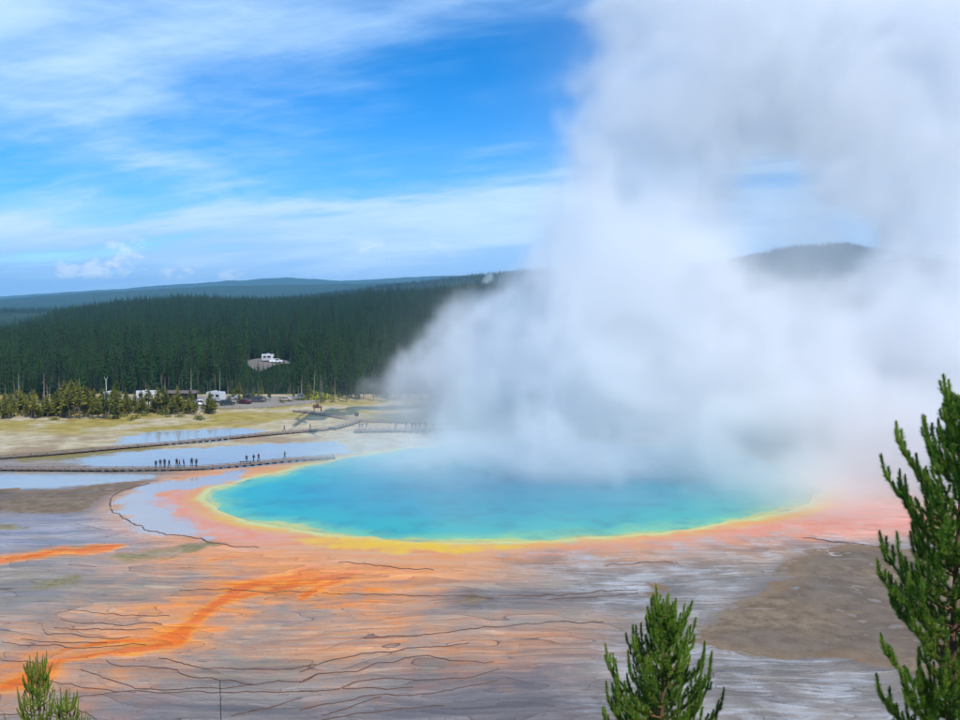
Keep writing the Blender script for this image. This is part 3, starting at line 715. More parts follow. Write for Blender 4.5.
# ================================================================== PEOPLE
def skin_person(seed, stride=.1, armsw=.1, lean=0.0, sit=False):
    r = random.Random(seed)
    J, E, Rd = [], [], []
    def j(p, rad, par=None):
        J.append(p); Rd.append(rad)
        if par is not None: E.append((par, len(J) - 1))
        return len(J) - 1
    pel = j((0, 0, .95), (.155, .11))
    ab = j((0, lean * .1, 1.12), (.15, .105), pel); ch = j((0, lean * .25, 1.32), (.175, .12), ab); sh = j((0, lean * .32, 1.44), (.13, .09), ch)
    nk = j((0, lean * .36, 1.53), (.055, .055), sh); hd = j((0, .01 + lean * .4, 1.63), (.085, .1), nk); tp = j((0, lean * .42, 1.74), (.07, .085), hd)
    j((0, .10 + lean * .4, 1.62), (.018, .02), hd)                                  # nose
    for s in (-1, 1):
        hp = j((s * .10, 0, .90), (.095, .10), pel); st_ = stride * s
        kn = j((s * .115, st_ * .55 + .02, .50), (.062, .065), hp); an = j((s * .12, st_ - .02, .09), (.042, .045), kn)
        j((s * .14, st_ + .15, .04), (.045, .035), an)
        sl = j((s * .205, lean * .3, 1.41), (.065, .065), sh); el = j((s * .26, lean * .3 - armsw * s * .3 - .02, 1.14), (.045, .045), sl)
        wr = j((s * .265, lean * .3 - armsw * s + .07, .90), (.03, .03), el); pm = j((s * .262, lean * .3 - armsw * s + .085, .83), (.03, .022), wr)
        for q in range(4): j((s * .262 + .0, lean * .3 - armsw * s + .06 + q * .02, .745 + abs(q - 1.5) * .008), (.009, .009), pm)
        j((s * .235, lean * .3 - armsw * s + .125, .80), (.010, .010), pm)
    me = bpy.data.meshes.new('person'); me.from_pydata(J, E, []); ob = bpy.data.objects.new('person', me); COL.objects.link(ob)
    ob.modifiers.new('Skin', 'SKIN'); ob.modifiers.new('Sub', 'SUBSURF').levels = 1
    lay = me.skin_vertices[0].data
    for k, rd in enumerate(Rd): lay[k].radius = rd
    for k in range(len(J)): lay[k].use_root = (k == 0)
    bpy.context.view_layer.update()
    dg = bpy.context.evaluated_depsgraph_get(); m2 = bpy.data.meshes.new_from_object(ob.evaluated_get(dg))
    bpy.data.objects.remove(ob); bpy.data.meshes.remove(me)
    m2.name = 'person'; m2.materials.clear()
    zc = {}
    for p in m2.polygons:
        z = p.center.z; x = abs(p.center.x)
        p.material_index = 0 if (z > 1.5 or (x > .2 and z < .93)) else (1 if z > .93 else (2 if z > .1 else 3))
        if z > 1.66 or (z > 1.58 and p.center.y < -.02): p.material_index = 4
        p.use_smooth = True
    return m2
M_skinA, M_skinB = mat('skin_light', lin(186, 140, 112), .6, .1), mat('skin_tan', lin(140, 98, 74), .6, .1)
CLOTH = {'black': lin(30, 30, 36), 'navy': lin(32, 42, 74), 'maroon': lin(84, 34, 40), 'grey': lin(84, 86, 92), 'teal': lin(30, 76, 84), 'charcoal': lin(46, 46, 52), 'brown': lin(74, 56, 46)}
poses = [skin_person(1, .06, .04), skin_person(2, .26, .2), skin_person(3, .12, -.05, .35), skin_person(4, -.2, -.15)]
pm_cache = {}
def person(x, y, z, face, label, shirt, trousers, pose, scale=1.0, group=None, hair='brown'):
    key = (pose, shirt, trousers, hair)
    if key not in pm_cache:
        me = poses[pose].copy()
        for mm in (M_skinA if hair == 'brown' else M_skinB, mat('cloth_' + shirt, CLOTH[shirt], .9, .15, 6), mat('cloth_' + trousers, CLOTH[trousers], .9, .15, 6), mat('cloth_black', CLOTH['black'], .8, .1), mat('hair_' + hair, lin(58, 40, 30) if hair == 'brown' else lin(22, 20, 20), .7, .2)):
            me.materials.append(mm)
        pm_cache[key] = me
    o = link_mesh('person', pm_cache[key]); o.location = (x, y, z - .0); o.rotation_euler.z = face; o.scale = (scale,) * 3
    tag(o, label, 'person', group)
    return o
def on_path(path, u):
    P_ = resample(catmull(path, 10), .3); uu = 480 + F * P_[:, 0] / P_[:, 1]; k = int(np.argmin(abs(uu - u))); return P_[k]
cl_ = list(CLOTH)
# the group of nine
for k, (u, sh_, tr_) in enumerate(((153, 'black', 'charcoal'), (157, 'charcoal', 'grey'), (161, 'navy', 'black'), (167.5, 'black', 'brown'), (172.5, 'black', 'black'), (177, 'grey', 'charcoal'), (181.5, 'navy', 'charcoal'), (188, 'black', 'navy'), (193, 'black', 'black'))):
    x, y = on_path(BW_LOW, u); q = (k * 37) % 10 / 10 - .5
    person(x, y + q * .9, .5, rr.uniform(0, 6.28), 'person in dark clothes standing in the group of nine on the low boardwalk', sh_, tr_, k % 4, .94 + .12 * ((k * 7) % 5) / 4, 'the group of nine on the low boardwalk', 'brown' if k % 2 else 'black')
x, y = on_path(BW_LOW, 252); person(x, y, .5, 1.2, 'person in black walking beside the boardwalk bench', 'black', 'navy', 1, 1.0)
x, y = on_path(BW_LOW, 256.5); person(x, y + .3, .5, 4.2, 'person in maroon top following the one in black past the bench', 'maroon', 'charcoal', 3, 1.03)
x, y = on_path(BW_LOW, 283); person(x, y, .5, 1.6, 'lone person in dark clothes walking on the low boardwalk toward the pool', 'black', 'charcoal', 1, 1.04)
x, y = on_path(BW_LOW, 244.5); person(x, y + .5, .5, 3.0, 'person in dark jacket leaning over the boardwalk bench', 'charcoal', 'black', 2, .95)
# bench on the boardwalk
bx, by = on_path(BW_LOW, 244.5)
bn = empty('bench', (bx, by - .45, .502), .12); tag(bn, 'dark backless plank bench on the low boardwalk', 'bench')
box_obj('seat', (-1.15, 1.15, -.2, .2, .40, .47), M_post, bn, .01)
for s in (-.9, .9): box_obj('leg', (s - .06, s + .06, -.16, .16, 0, .397), M_post, bn)
# viewing platform
for k, (u, sh_) in enumerate(((359.5, 'black'), (362, 'navy'), (365.5, 'charcoal'))):
    x, y = on_path(BW_PL, u); person(x, y - .4 + .4 * k, .7, rr.uniform(0, 6), 'person in dark clothes in the trio at the end of the railed viewing boardwalk', sh_, 'black', k, 1.02, 'trio on the viewing boardwalk')
for k, (u, sh_) in enumerate(((395, 'grey'), (406, 'black'), (411.5, 'navy'), (415, 'maroon'), (419, 'charcoal'), (425, 'teal'), (434, 'grey'))):
    x, y = on_path(BW_PL, u); person(x, y - .5 + .3 * (k % 3), .7, rr.uniform(2.5, 3.8), 'person strung out along the railed viewing boardwalk in thin steam', sh_, 'charcoal' if k % 2 else 'black', k % 4, 1.0, 'people along the viewing boardwalk')
x, y = on_path(BW_UP, 283); person(x, y, .5, 2.2, 'lone person in dark clothes on the long boardwalk across the tan flats', 'charcoal', 'black', 1, 1.0)
x, y = on_path(BW_UP, 309); person(x, y, .5, 5.0, 'person in teal top where the long boardwalk nears the ramp', 'teal', 'charcoal', 3, 1.0)
x, y = on_path(BW_ACC, 313); person(x, y, .3, 5.0, 'person in maroon jacket at the car park end of the plank path', 'maroon', 'black', 0, 1.0)
x, y = on_path(BW_ACC, 320); person(x, y, .3, 1.0, 'person in grey top on the plank path near the car park', 'grey', 'navy', 3, 1.0)
# trail sign
x, y = on_path(BW_ACC, 357); y -= 2.0
sg = empty('trail_sign', (x, y, 0)); tag(sg, 'small dark trail sign on a post beside the railed ramp', 'sign')
box_obj('post', (-.06, .06, -.05, .05, -.3, 2.2), M_post, sg); box_obj('panel', (-.55, .55, -.09, -.053, 1.5, 2.5), mat('sign_panel', lin(40, 34, 32), .7, .15), sg, .01)

# ================================================================== VEHICLES
M_glass = mat('car_glass', lin(28, 34, 42), .08, .05, 1, .8)
M_tyre = mat('tyre_rubber', lin(26, 26, 28), .9, .2, 8)
M_rimv = mat('wheel_metal', lin(160, 162, 166), .35, .1, 8, .5, 0, .8)
M_lamp = mat('lamp_glass', lin(220, 220, 215), .15, .05)
M_tail = mat('tail_lamp', lin(150, 20, 20), .25, .1)
def extrude_profile(name, prof, hw, material, parent, inset=None, bevel=.05):
    bm = bmesh.new(); A_ = [bm.verts.new((x, -hw if z < 1.0 or inset is None else -hw + inset, z)) for x, z in prof]; B_ = [bm.verts.new((x, hw if z < 1.0 or inset is None else hw - inset, z)) for x, z in prof]
    n = len(prof); bm.faces.new(A_); bm.faces.new(B_[::-1])
    for i in range(n): bm.faces.new((A_[i], B_[i], B_[(i + 1) % n], A_[(i + 1) % n]))
    bmesh.ops.recalc_face_normals(bm, faces=bm.faces[:])
    bmesh.ops.bevel(bm, geom=bm.edges[:], offset=bevel, segments=2, affect='EDGES', clamp_overlap=True)
    return bmesh_obj(name, bm, material, parent, False)
def wheels(root, xs, hw, rad):
    for x in xs:
        for s in (-1, 1):
            V, Fc = tube_arrays([(x, s * (hw - .22), rad), (x, s * (hw + .02), rad)], [rad, rad], 14); wv = mesh_obj('wheel', V, Fc, M_tyre, root)
            V, Fc = tube_arrays([(x, s * (hw - .02), rad), (x, s * (hw + .035), rad)], [rad * .6, rad * .55], 12); mesh_obj('rim', V, Fc, M_rimv, wv)
def quad(name, pts, material, parent, th=.02):
    """thin solid pane"""
    p = [Vector(q) for q in pts]; nrm = (p[1] - p[0]).cross(p[2] - p[0]).normalized() * th
    V = p + [q + nrm for q in p]
    return mesh_obj(name, V, [(3, 2, 1, 0), (4, 5, 6, 7), (0, 1, 5, 4), (1, 2, 6, 5), (2, 3, 7, 6), (3, 0, 4, 7)], material, parent)
def car(label, x, y, z, rz, paint, kind='sedan'):
    root = empty({'sedan': 'car', 'suv': 'car', 'pickup': 'pickup_truck'}[kind], (x, y, z), rz); tag(root, label, 'truck' if kind == 'pickup' else 'car')
    P_ = mat('paint_%d_%d_%d' % paint, lin(*paint), .3, .04, 1, .6)
    hw = .92
    if kind == 'sedan': prof = [(-2.3, .3), (2.3, .3), (2.32, .66), (1.35, .9), (.55, 1.42), (-.95, 1.45), (-1.75, .98), (-2.32, .9)]; wb = 1.42; gl = (1.2, .62, -.9, -1.55, .96, 1.36)
    elif kind == 'suv': prof = [(-2.3, .38), (2.3, .38), (2.34, .85), (1.3, 1.04), (.75, 1.7), (-1.9, 1.74), (-2.3, 1.1)]; wb = 1.42; gl = (1.15, .75, -1.75, -2.05, 1.1, 1.62)
    else: prof = [(-2.75, .45), (2.75, .45), (2.78, .95), (1.75, 1.12), (1.2, 1.78), (-.3, 1.8), (-.55, 1.12), (-2.77, 1.1)]; wb = 1.75; gl = (1.55, 1.18, -.2, -.42, 1.18, 1.7)
    extrude_profile('body', prof, hw, P_, root, .12)
    wheels(root, (-wb, wb), hw, .36)
    f0, f1, b1, b0, z0, z1 = gl; yi = hw - .06; yt = hw - .12
    for s in (-1, 1):
        e = s * .035
        mid = (f1 + b1) / 2
        for (a0, a1, c1, c0) in ((f0 - .12, f1 - .06, mid + .05, mid + .05), (mid - .05, mid - .05, b1 + .06, b0 + .12)):
            quad('side_window', [(a0, s * (hw - .06) + e, z0), (c0, s * (hw - .06) + e, z0), (c1, s * yt + e, z1), (a1, s * yt + e, z1)][::s], M_glass, root)
        quad('headlight', [(2.33 if kind != 'pickup' else 2.79, s * .8, .62), (2.33 if kind != 'pickup' else 2.79, s * .5, .62), (2.31 if kind != 'pickup' else 2.78, s * .5, .76), (2.31 if kind != 'pickup' else 2.78, s * .8, .76)], M_lamp, root, .03)
        xb = -2.33 if kind != 'pickup' else -2.79
        quad('tail_light', [(xb, s * .85, .75), (xb, s * .6, .75), (xb, s * .6, .9), (xb, s * .85, .9)], M_tail, root, .03)
    quad('windscreen', [(f0 + .12, -.72, z0), (f0 + .12, .72, z0), (f1 + .06, .66, z1), (f1 + .06, -.66, z1)], M_glass, root)
    quad('rear_window', [(b0 - .1, -.7, z0 + .04), (b0 - .1, .7, z0 + .04), (b1 - .06, .64, z1), (b1 - .06, -.64, z1)], M_glass, root, -.02)
    return root
def motorhome(label, x, y, z, rz, L=8.0, paint=(196, 198, 200), stripe=(120, 128, 140)):
    root = empty('motorhome', (x, y, z), rz); tag(root, label, 'motorhome')
    P_ = mat('paint_%d_%d_%d' % paint, lin(*paint), .35, .04, 1, .5); h = L / 2
    extrude_profile('body', [(-h, .55), (h - 1.6, .55), (h - 1.6, 1.9), (h - .5, 2.1), (h - .4, 2.9), (h - .9, 3.25), (-h, 3.3)], 1.2, P_, root, None, .08)
    extrude_profile('cab', [(h - 1.75, .5), (h, .5), (h + .05, 1.1), (h - .45, 1.3), (h - .95, 1.95), (h - 1.75, 1.95)], 1.0, P_, root, None, .06)
    wheels(root, (-h * .45, h - .95), 1.12, .42)
    quad('windscreen', [(h - .42, -.85, 1.33), (h - .42, .85, 1.33), (h - .86, .8, 1.92), (h - .86, -.8, 1.92)], M_glass, root, .03)
    for s in (-1, 1):
        for a, b in ((-h + .7, -h + 1.9), (-.4, 1.1)):
            quad('window', [(a, s * 1.205, 1.75), (b, s * 1.205, 1.75), (b, s * 1.205, 2.5), (a, s * 1.205, 2.5)][::-s], M_glass, root, .02)
        quad('stripe', [(-h + .15, s * 1.204, 1.1), (h - 1.8, s * 1.204, 1.1), (h - 1.8, s * 1.204, 1.35), (-h + .15, s * 1.204, 1.35)][::-s], mat('stripe_%d' % stripe[0], lin(*stripe), .4, .05), root, .012)
    box_obj('air_conditioner', (-.6, .5, -.4, .4, 3.29, 3.6), P_, root, .05)
    quad('door', [(1.4, -1.206, .7), (2.0, -1.206, .7), (2.0, -1.206, 2.5), (1.4, -1.206, 2.5)], mat('door_panel', lin(205, 206, 206), .4, .05), root, .012)
    return root
LZ = .078
def pl(u, Y): return xat(u, Y), Y
motorhome('white motorhome half hidden behind the tallest young pines', *pl(110, 281), LZ, 2.6, 6.5)
motorhome('large white motorhome parked beside the long dark shelter', *pl(146, 284), LZ, .35, 6.8)
motorhome('white motorhome with grey stripe parked at the grassy end of the car park', *pl(214, 281), LZ, 2.7, 6.2)
car('small white car parked between two motorhomes', *pl(121, 276), LZ, .3, (232, 234, 236), 'sedan')
car('white pickup truck parked in front of the large motorhome', *pl(133, 272), LZ, 2.5, (226, 230, 232), 'pickup')
car('bright white sport utility car in front of the long dark shelter', *pl(156, 271), LZ, .1, (238, 240, 242), 'suv')
car('dark blue car beside the bright white sport utility car', *pl(166, 269), LZ, .4, (44, 54, 84), 'sedan')
car('silver car parked under the end of the dark shelter', *pl(186, 270), LZ, 3.0, (190, 194, 200), 'suv')
car('white pickup truck beside the silver car', *pl(197, 271), LZ, .1, (228, 230, 232), 'pickup')
car('dark grey car parked alone on the tan gravel', *pl(258, 281), LZ, .3, (62, 60, 62), 'suv')
car('dark red car parked on the tan gravel by the rail fence', *pl(243, 276), LZ, 2.8, (86, 34, 34), 'sedan')
car('tan car at the far end of the rail fence', *pl(285, 283), LZ, 2.9, (168, 156, 138), 'sedan')
car('black car parked on the tan gravel behind the dark red car', *pl(250, 289), LZ, .2, (28, 28, 32), 'suv')
car('silver car parked beside the black car on the tan gravel', *pl(232, 288), LZ, 2.9, (176, 180, 186), 'sedan')
car('dark green car between the white motorhomes and the rail fence', *pl(226, 272), LZ, .5, (34, 52, 44), 'suv')
car('grey pickup truck at the bushy end of the car park', *pl(298, 288), LZ, .2, (120, 122, 126), 'pickup')
def tz(x, y): return float(terrain(np.array([x]), np.array([y]))[0]) + .36
x, y = pl(268, 392); motorhome('white motorhome parked on the upper clearing in the forest', x, y, tz(x, y), .1, 5.6)
x, y = pl(275.5, 391); car('white pickup truck beside the motorhome on the upper clearing', x, y, tz(x, y), .2, (224, 226, 228), 'pickup')
# long low shelter
sh = empty('shelter', (*pl(181, 287), .075)); tag(sh, 'long low dark shelter with a pinkish brown roof behind the parked cars', 'shelter')
box_obj('wall', (-4.2, 4.2, -1.6, 1.6, 0, 2.3), mat('dark_siding', lin(48, 42, 44), .9, .25, 1.5), sh)
mesh_obj('roof', [(-5.0, -2.5, 2.3), (5.0, -2.5, 2.3), (5.0, 2.5, 2.3), (-5.0, 2.5, 2.3), (-4.8, 0, 3.1), (4.8, 0, 3.1)], [(0, 1, 5, 4), (2, 3, 4, 5), (1, 2, 5), (3, 0, 4), (3, 2, 1, 0)], mat('brown_shingle', lin(104, 88, 86), .85, .2, 2), sh)
for k in (-2.8, 0, 2.8): box_obj('door', (k - .45, k + .45, -1.63, -1.603, .02, 2.05), mat('door_brown', lin(84, 66, 56), .7, .1), sh)
for k in (-4.6, -1.6, 1.6, 4.6): box_obj('post', (k - .08, k + .08, -2.35, -2.2, 0, 2.297), M_post, sh)
# rail fence at the edge of the lot
def fence(label, A0, B0, n):
    A0, B0 = Vector((*A0, 0)), Vector((*B0, 0)); root = empty('rail_fence', A0, math.atan2(B0.y - A0.y, B0.x - A0.x)); tag(root, label, 'fence'); L = (B0 - A0).length
    for k in range(n):
        V, Fc = tube_arrays([(k * L / (n - 1), 0, -.3), (k * L / (n - 1), 0, 1.15)], [.1, .09], 6); mesh_obj('post', V, Fc, M_dead, root)
    for z in (.5, .95):
        for k in range(n - 1):
            V, Fc = tube_arrays([(k * L / (n - 1), -.1, z), ((k + 1) * L / (n - 1), -.1, z + .03)], [.07, .06], 5); mesh_obj('rail', V, Fc, M_dead, root)
fence('pale log rail fence along the front of the tan gravel car park', pl(216, 262.5), pl(268, 264), 8)
fence('pale log rail fence beside the plank path from the car park', pl(296, 270), pl(318, 277), 4)
# bare white snag sticking out by the first motorhome
V, Fc = tube_arrays([(0, 0, -.3), (.05, 0, 3.5), (0, 0, 6.3)], [.14, .1, .07], 6)
for a, z1 in ((.2, 7.3), (3.3, 7.4)):
    v2, f2 = tube_arrays([(0, 0, 6.1), (math.cos(a) * .6, .1, z1)], [.07, .03], 5); b = len(V); V += v2; Fc += [tuple(b + q for q in f) for f in f2]
o = mesh_obj('dead_tree', V, Fc, mat('bleached_wood', lin(214, 212, 204), .8, .15, 3)); o.location = (*pl(104.5, 289), 0)
tag(o, 'bleached forked snag rising beside the half hidden motorhome', 'dead tree')
# rusty shrub mounds
def shrub(label, x, y, z, s, material, seed, n=150):
    r = random.Random(seed); V, Fc = [], []
    for k in range(n):
        th = r.uniform(0, 6.28); el = math.asin(r.random()); q = r.random() ** .4
        p = Vector((math.cos(th) * math.cos(el) * q, math.sin(th) * math.cos(el) * q, math.sin(el) * q * .9))
        d1 = Vector((r.gauss(0, 1), r.gauss(0, 1), r.gauss(0, 1))).normalized() * .16; d2 = d1.cross(Vector((r.gauss(0, 1), r.gauss(0, 1), r.gauss(0, 1)))).normalized() * .09
        b = len(V); V += [(p - d1) * s, (p + d2) * s, (p + d1) * s, (p - d2) * s]; Fc.append((b, b + 1, b + 2, b + 3))
    root = empty('shrub', (x, y, z)); mesh_obj('foliage', V, Fc, material, root)
    V, Fc = [], []
    for k in range(4):
        a = k * 1.7; v2, f2 = tube_arrays([(0, 0, -.1), (math.cos(a) * .35 * s, math.sin(a) * .35 * s, .6 * s)], [.03 * s, .012 * s], 4); b = len(V); V += v2; Fc += [tuple(b + q for q in f) for f in f2]
    mesh_obj('stem', V, Fc, M_bark, root)
    return tag(root, label, 'shrub')
M_rust = needle_mat('rust_leaves', lin(96, 52, 40), lin(128, 76, 56)); M_lime = needle_mat('lime_leaves', lin(140, 146, 34), lin(170, 168, 52))
M_olive = needle_mat('olive_leaves', lin(84, 92, 40), lin(120, 120, 56))
shrub('rusty red shrub beside the start of the plank path', *pl(316, 266), 0, 1.5, M_rust, 3)
for k in range(4): tag(shrub('x', *pl(308 + 5 * k + rr.uniform(-1, 1), 288 + rr.uniform(-2, 2)), 0, rr.uniform(2.0, 3.0), M_lime, 30 + k), 'bright yellow-green bush on the bank right of the car park', 'shrub', 'bright bushes on the bank')
for k in range(60):
    u = rr.uniform(-15, 215) if k < 44 else rr.uniform(222, 340); Y = rr.uniform(238, 262) if k < 44 else rr.uniform(278, 290)
    tag(shrub('x', *pl(u, Y), 0, rr.uniform(.9, 2.0), M_olive, 60 + k, 90), 'low olive green bush among the young pines below the forest', 'shrub', 'low olive bushes below the forest')

# ================================================================== PINES ON THE OVERLOOK SLOPE
m, g = newmat('pine_needles')
co = g.n('ShaderNodeTexCoord', None, None, 3); nz = g.noise(co, 2.2, 3)
gi_ = g.n('ShaderNodeNewGeometry', None, None, 8)
cc = g.mix(g.lr(g.m('ADD', g.m('MULTIPLY', nz, .7), g.m('MULTIPLY', gi_, .3)), .3, .75), lin(44, 104, 30), lin(150, 188, 62))
cc = g.mix(g.ss(gi_, .90, .96), cc, lin(120, 92, 48))
finish(m, g, cc, .7, None, .15); M_needle = m
M_pinebark = mat('pine_bark', lin(104, 78, 58), .9, .35, 14)
M_twig = mat('twig_bark', lin(126, 92, 58), .85, .3, 20)
def needles(shoots, per_m, nl, r):
    """single tapering triangle for every needle along the shoots; shoots: (p0, p1)"""
    P0 = np.array([s[0] for s in shoots]); P1 = np.array([s[1] for s in shoots]); Ln = np.linalg.norm(P1 - P0, axis=1)
    cnt = np.maximum(8, (Ln * per_m).astype(int)); idx = np.repeat(np.arange(len(shoots)), cnt); n = len(idx)
    t = r.random(n); D = ((P1 - P0) / Ln[:, None])[idx]
    rnd = r.normal(size=(n, 3)); side = np.cross(D, rnd); side /= np.linalg.norm(side, axis=1)[:, None]
    B = P0[idx] + D * (t * Ln[idx])[:, None]
    ang = np.radians(r.uniform(30, 70, n)) * (1 - .45 * t)
    nd = D * np.cos(ang)[:, None] + side * np.sin(ang)[:, None]
    L = nl * r.uniform(.5, 1.3, n) * (1 - .3 * t)
    wv = np.cross(nd, rnd); wv /= np.linalg.norm(wv, axis=1)[:, None]; hw = .0024
    V = np.stack((B - wv * hw, B + wv * hw, B + nd * L[:, None]), 1).reshape(-1, 3)
    return V
def needle_obj(V, parent):
    n = len(V) // 3; me = bpy.data.meshes.new('needles')
    me.vertices.add(len(V)); me.vertices.foreach_set('co', V.astype(np.float32).ravel())
    me.loops.add(len(V)); me.loops.foreach_set('vertex_index', np.arange(len(V), dtype=np.int32))
    me.polygons.add(n); me.polygons.foreach_set('loop_start', np.arange(0, 3 * n, 3, dtype=np.int32)); me.update(calc_edges=True)
    o = link_mesh('needles', me, M_needle, parent); o['kind'] = 'stuff'; return o
def lodgepole(label, x, y, top_z, seed, spread=.46, maxL=1.7, gap=.30, nl=.045, per_m=1500, shoot=.20, nb=5, trunk_r=.09, reach=3.6):
    r = random.Random(seed); nr = np.random.default_rng(seed)
    z0 = float(hill_z(y)) - .25; H = top_z - z0
    root = empty('pine_tree', (x, y, z0)); tag(root, label, 'tree')
    bend = lambda z: Vector((.05 * math.sin(z * .9 + seed), .04 * math.cos(z * .7 + seed), z))
    zs = np.linspace(0, H - .25, 14)
    V, Fc = tube_arrays([bend(z) for z in zs], [max(.008, trunk_r * (1 - z / H) ** .9) for z in zs], 8); tk = mesh_obj('trunk', V, Fc, M_pinebark, root, True)
    top = bend(H - .25)
    lead = [(tuple(bend(H - .75)), tuple(top)), (tuple(top), tuple(top + Vector((0, 0, .25))))]
    V, Fc = tube_arrays([top - Vector((0, 0, .1)), top + Vector((0, 0, .27))], [.011, .006], 5); b0 = mesh_obj('branch', V, Fc, M_twig, root)
    needle_obj(needles(lead, per_m, nl, nr), b0)
    s = .36; w_ = 0
    while s < min(H - .4, reach):
        zc = H - s; nbk = nb + r.randrange(-1, 2)
        Lb0 = min(maxL, .10 + spread * s)
        for k in range(nbk):
            az = 2 * math.pi * (k + r.uniform(-.25, .25)) / nbk + w_ * .7
            L = Lb0 * r.uniform(.55, 1.28); e0 = math.radians(r.uniform(24, 46) - 10 * min(1, s / 2)); e1 = math.radians(r.uniform(60, 82))
            p = bend(zc + r.uniform(-.05, .05)); path = [p.copy()]; n = max(5, int(L / .11)); ds = L / n
            for q in range(n):
                t = (q + 1) / n; e = e0 + (e1 - e0) * t ** 1.9; az2 = az + .25 * math.sin(q * .8 + k)
                p = p + Vector((math.cos(az2) * math.cos(e), math.sin(az2) * math.cos(e), math.sin(e))) * ds; path.append(p.copy())
            rb = .006 + .009 * L
            V, Fc = tube_arrays(path, [rb * (1 - .75 * q / n) for q in range(n + 1)], 5)
            sh_ = []
            for q in range(1, n): 
                if q / n > .18: sh_.append((tuple(path[q]), tuple(path[q + 1])))
            up = path[-1] + (path[-1] - path[-2]).normalized() * .5 * shoot + Vector((0, 0, shoot * r.uniform(.35, .8)))
            sh_.append((tuple(path[-1]), tuple(up)))
            v2, f2 = tube_arrays([path[-1], up + Vector((0, 0, .03))], [.006, .005], 4); b = len(V); V += v2; Fc += [tuple(b + i for i in f) for f in f2]
            for q in range(1, n):
                t = q / n
                if t < .2: continue
                for sg in (-1, 1):
                    if r.random() < .34: continue
                    d = (path[q + 1] - path[q]).normalized(); sdv = Vector((-d.y, d.x, 0)); sdv = sdv.normalized() if sdv.length > .01 else Vector((1, 0, 0))
                    l = shoot * r.uniform(.7, 1.5) * (1.25 - .45 * t) * min(1.2, .6 + L * .5)
                    m1 = path[q] + (d * .55 + sdv * sg * .75).normalized() * l * .55; m2 = m1 + (d * .5 + sdv * sg * .22 + Vector((0, 0, .8))).normalized() * l * .7
                    sh_ += [(tuple(path[q]), tuple(m1)), (tuple(m1), tuple(m2))]
                    v2, f2 = tube_arrays([path[q], m1, m2 + Vector((0, 0, .02))], [.005, .005, .004], 4); b = len(V); V += v2; Fc += [tuple(b + i for i in f) for f in f2]
            br = mesh_obj('branch', V, Fc, M_twig, root)
            needle_obj(needles(sh_, per_m, nl, nr), br)
        s += gap * r.uniform(.85, 1.2); w_ += 1
    return root
def tree_at(label, u, v, Y, seed, **k):
    p = at(u, v, Y); return lodgepole(label, p.x, Y, p.z, seed, **k)
tree_at('small bright green pine with upright shoots beside the tall pine', 665, 597, 11.5, 3, spread=.50, maxL=1.05, gap=.19, nl=.058, shoot=.14, nb=7, reach=3.2)
tree_at('tall dark green pine with long upswept branches rising past the pool rim', 966, 384, 9.0, 8, spread=.54, maxL=.84, gap=.18, nl=.06, shoot=.14, nb=7, trunk_r=.07, reach=4.2)
tree_at('slim young pine with tall candle shoots beside a shorter one', 34, 658, 13.5, 5, spread=.30, maxL=.7, gap=.24, nl=.03, shoot=.22, nb=5, trunk_r=.045, per_m=1500)
tree_at('short young pine tip next to the slim candle pine', 67, 690, 14.0, 6, spread=.22, maxL=.6, gap=.24, nl=.03, shoot=.2, nb=4, trunk_r=.04, per_m=1500)
tree_at('tiny pine tip between the two young pines', 82, 713, 14.5, 9, spread=.2, maxL=.5, gap=.25, nl=.03, shoot=.15, nb=4, trunk_r=.035, per_m=700)
# thin dead stem
p = at(220, 681, 14); zb = float(hill_z(14)) - .2
V, Fc = tube_arrays([(0, 0, 0), (.01, 0, (p.z - zb) * .5), (0, 0, p.z - zb)], [.014, .011, .006], 5)
for z_, a in ((.93, 0), (.9, 3.1)):
    v2, f2 = tube_arrays([(0, 0, (p.z - zb) * z_), (math.cos(a) * .05, 0, (p.z - zb) * z_ + .05)], [.004, .002], 4); b = len(V); V += v2; Fc += [tuple(b + q for q in f) for f in f2]
o = mesh_obj('dead_sapling', V, Fc, mat('dark_dead_wood', lin(58, 48, 44), .9, .3, 10)); o.location = (p.x, 14, zb); tag(o, 'thin dark dead sapling stem standing bare over the terraces', 'dead tree')

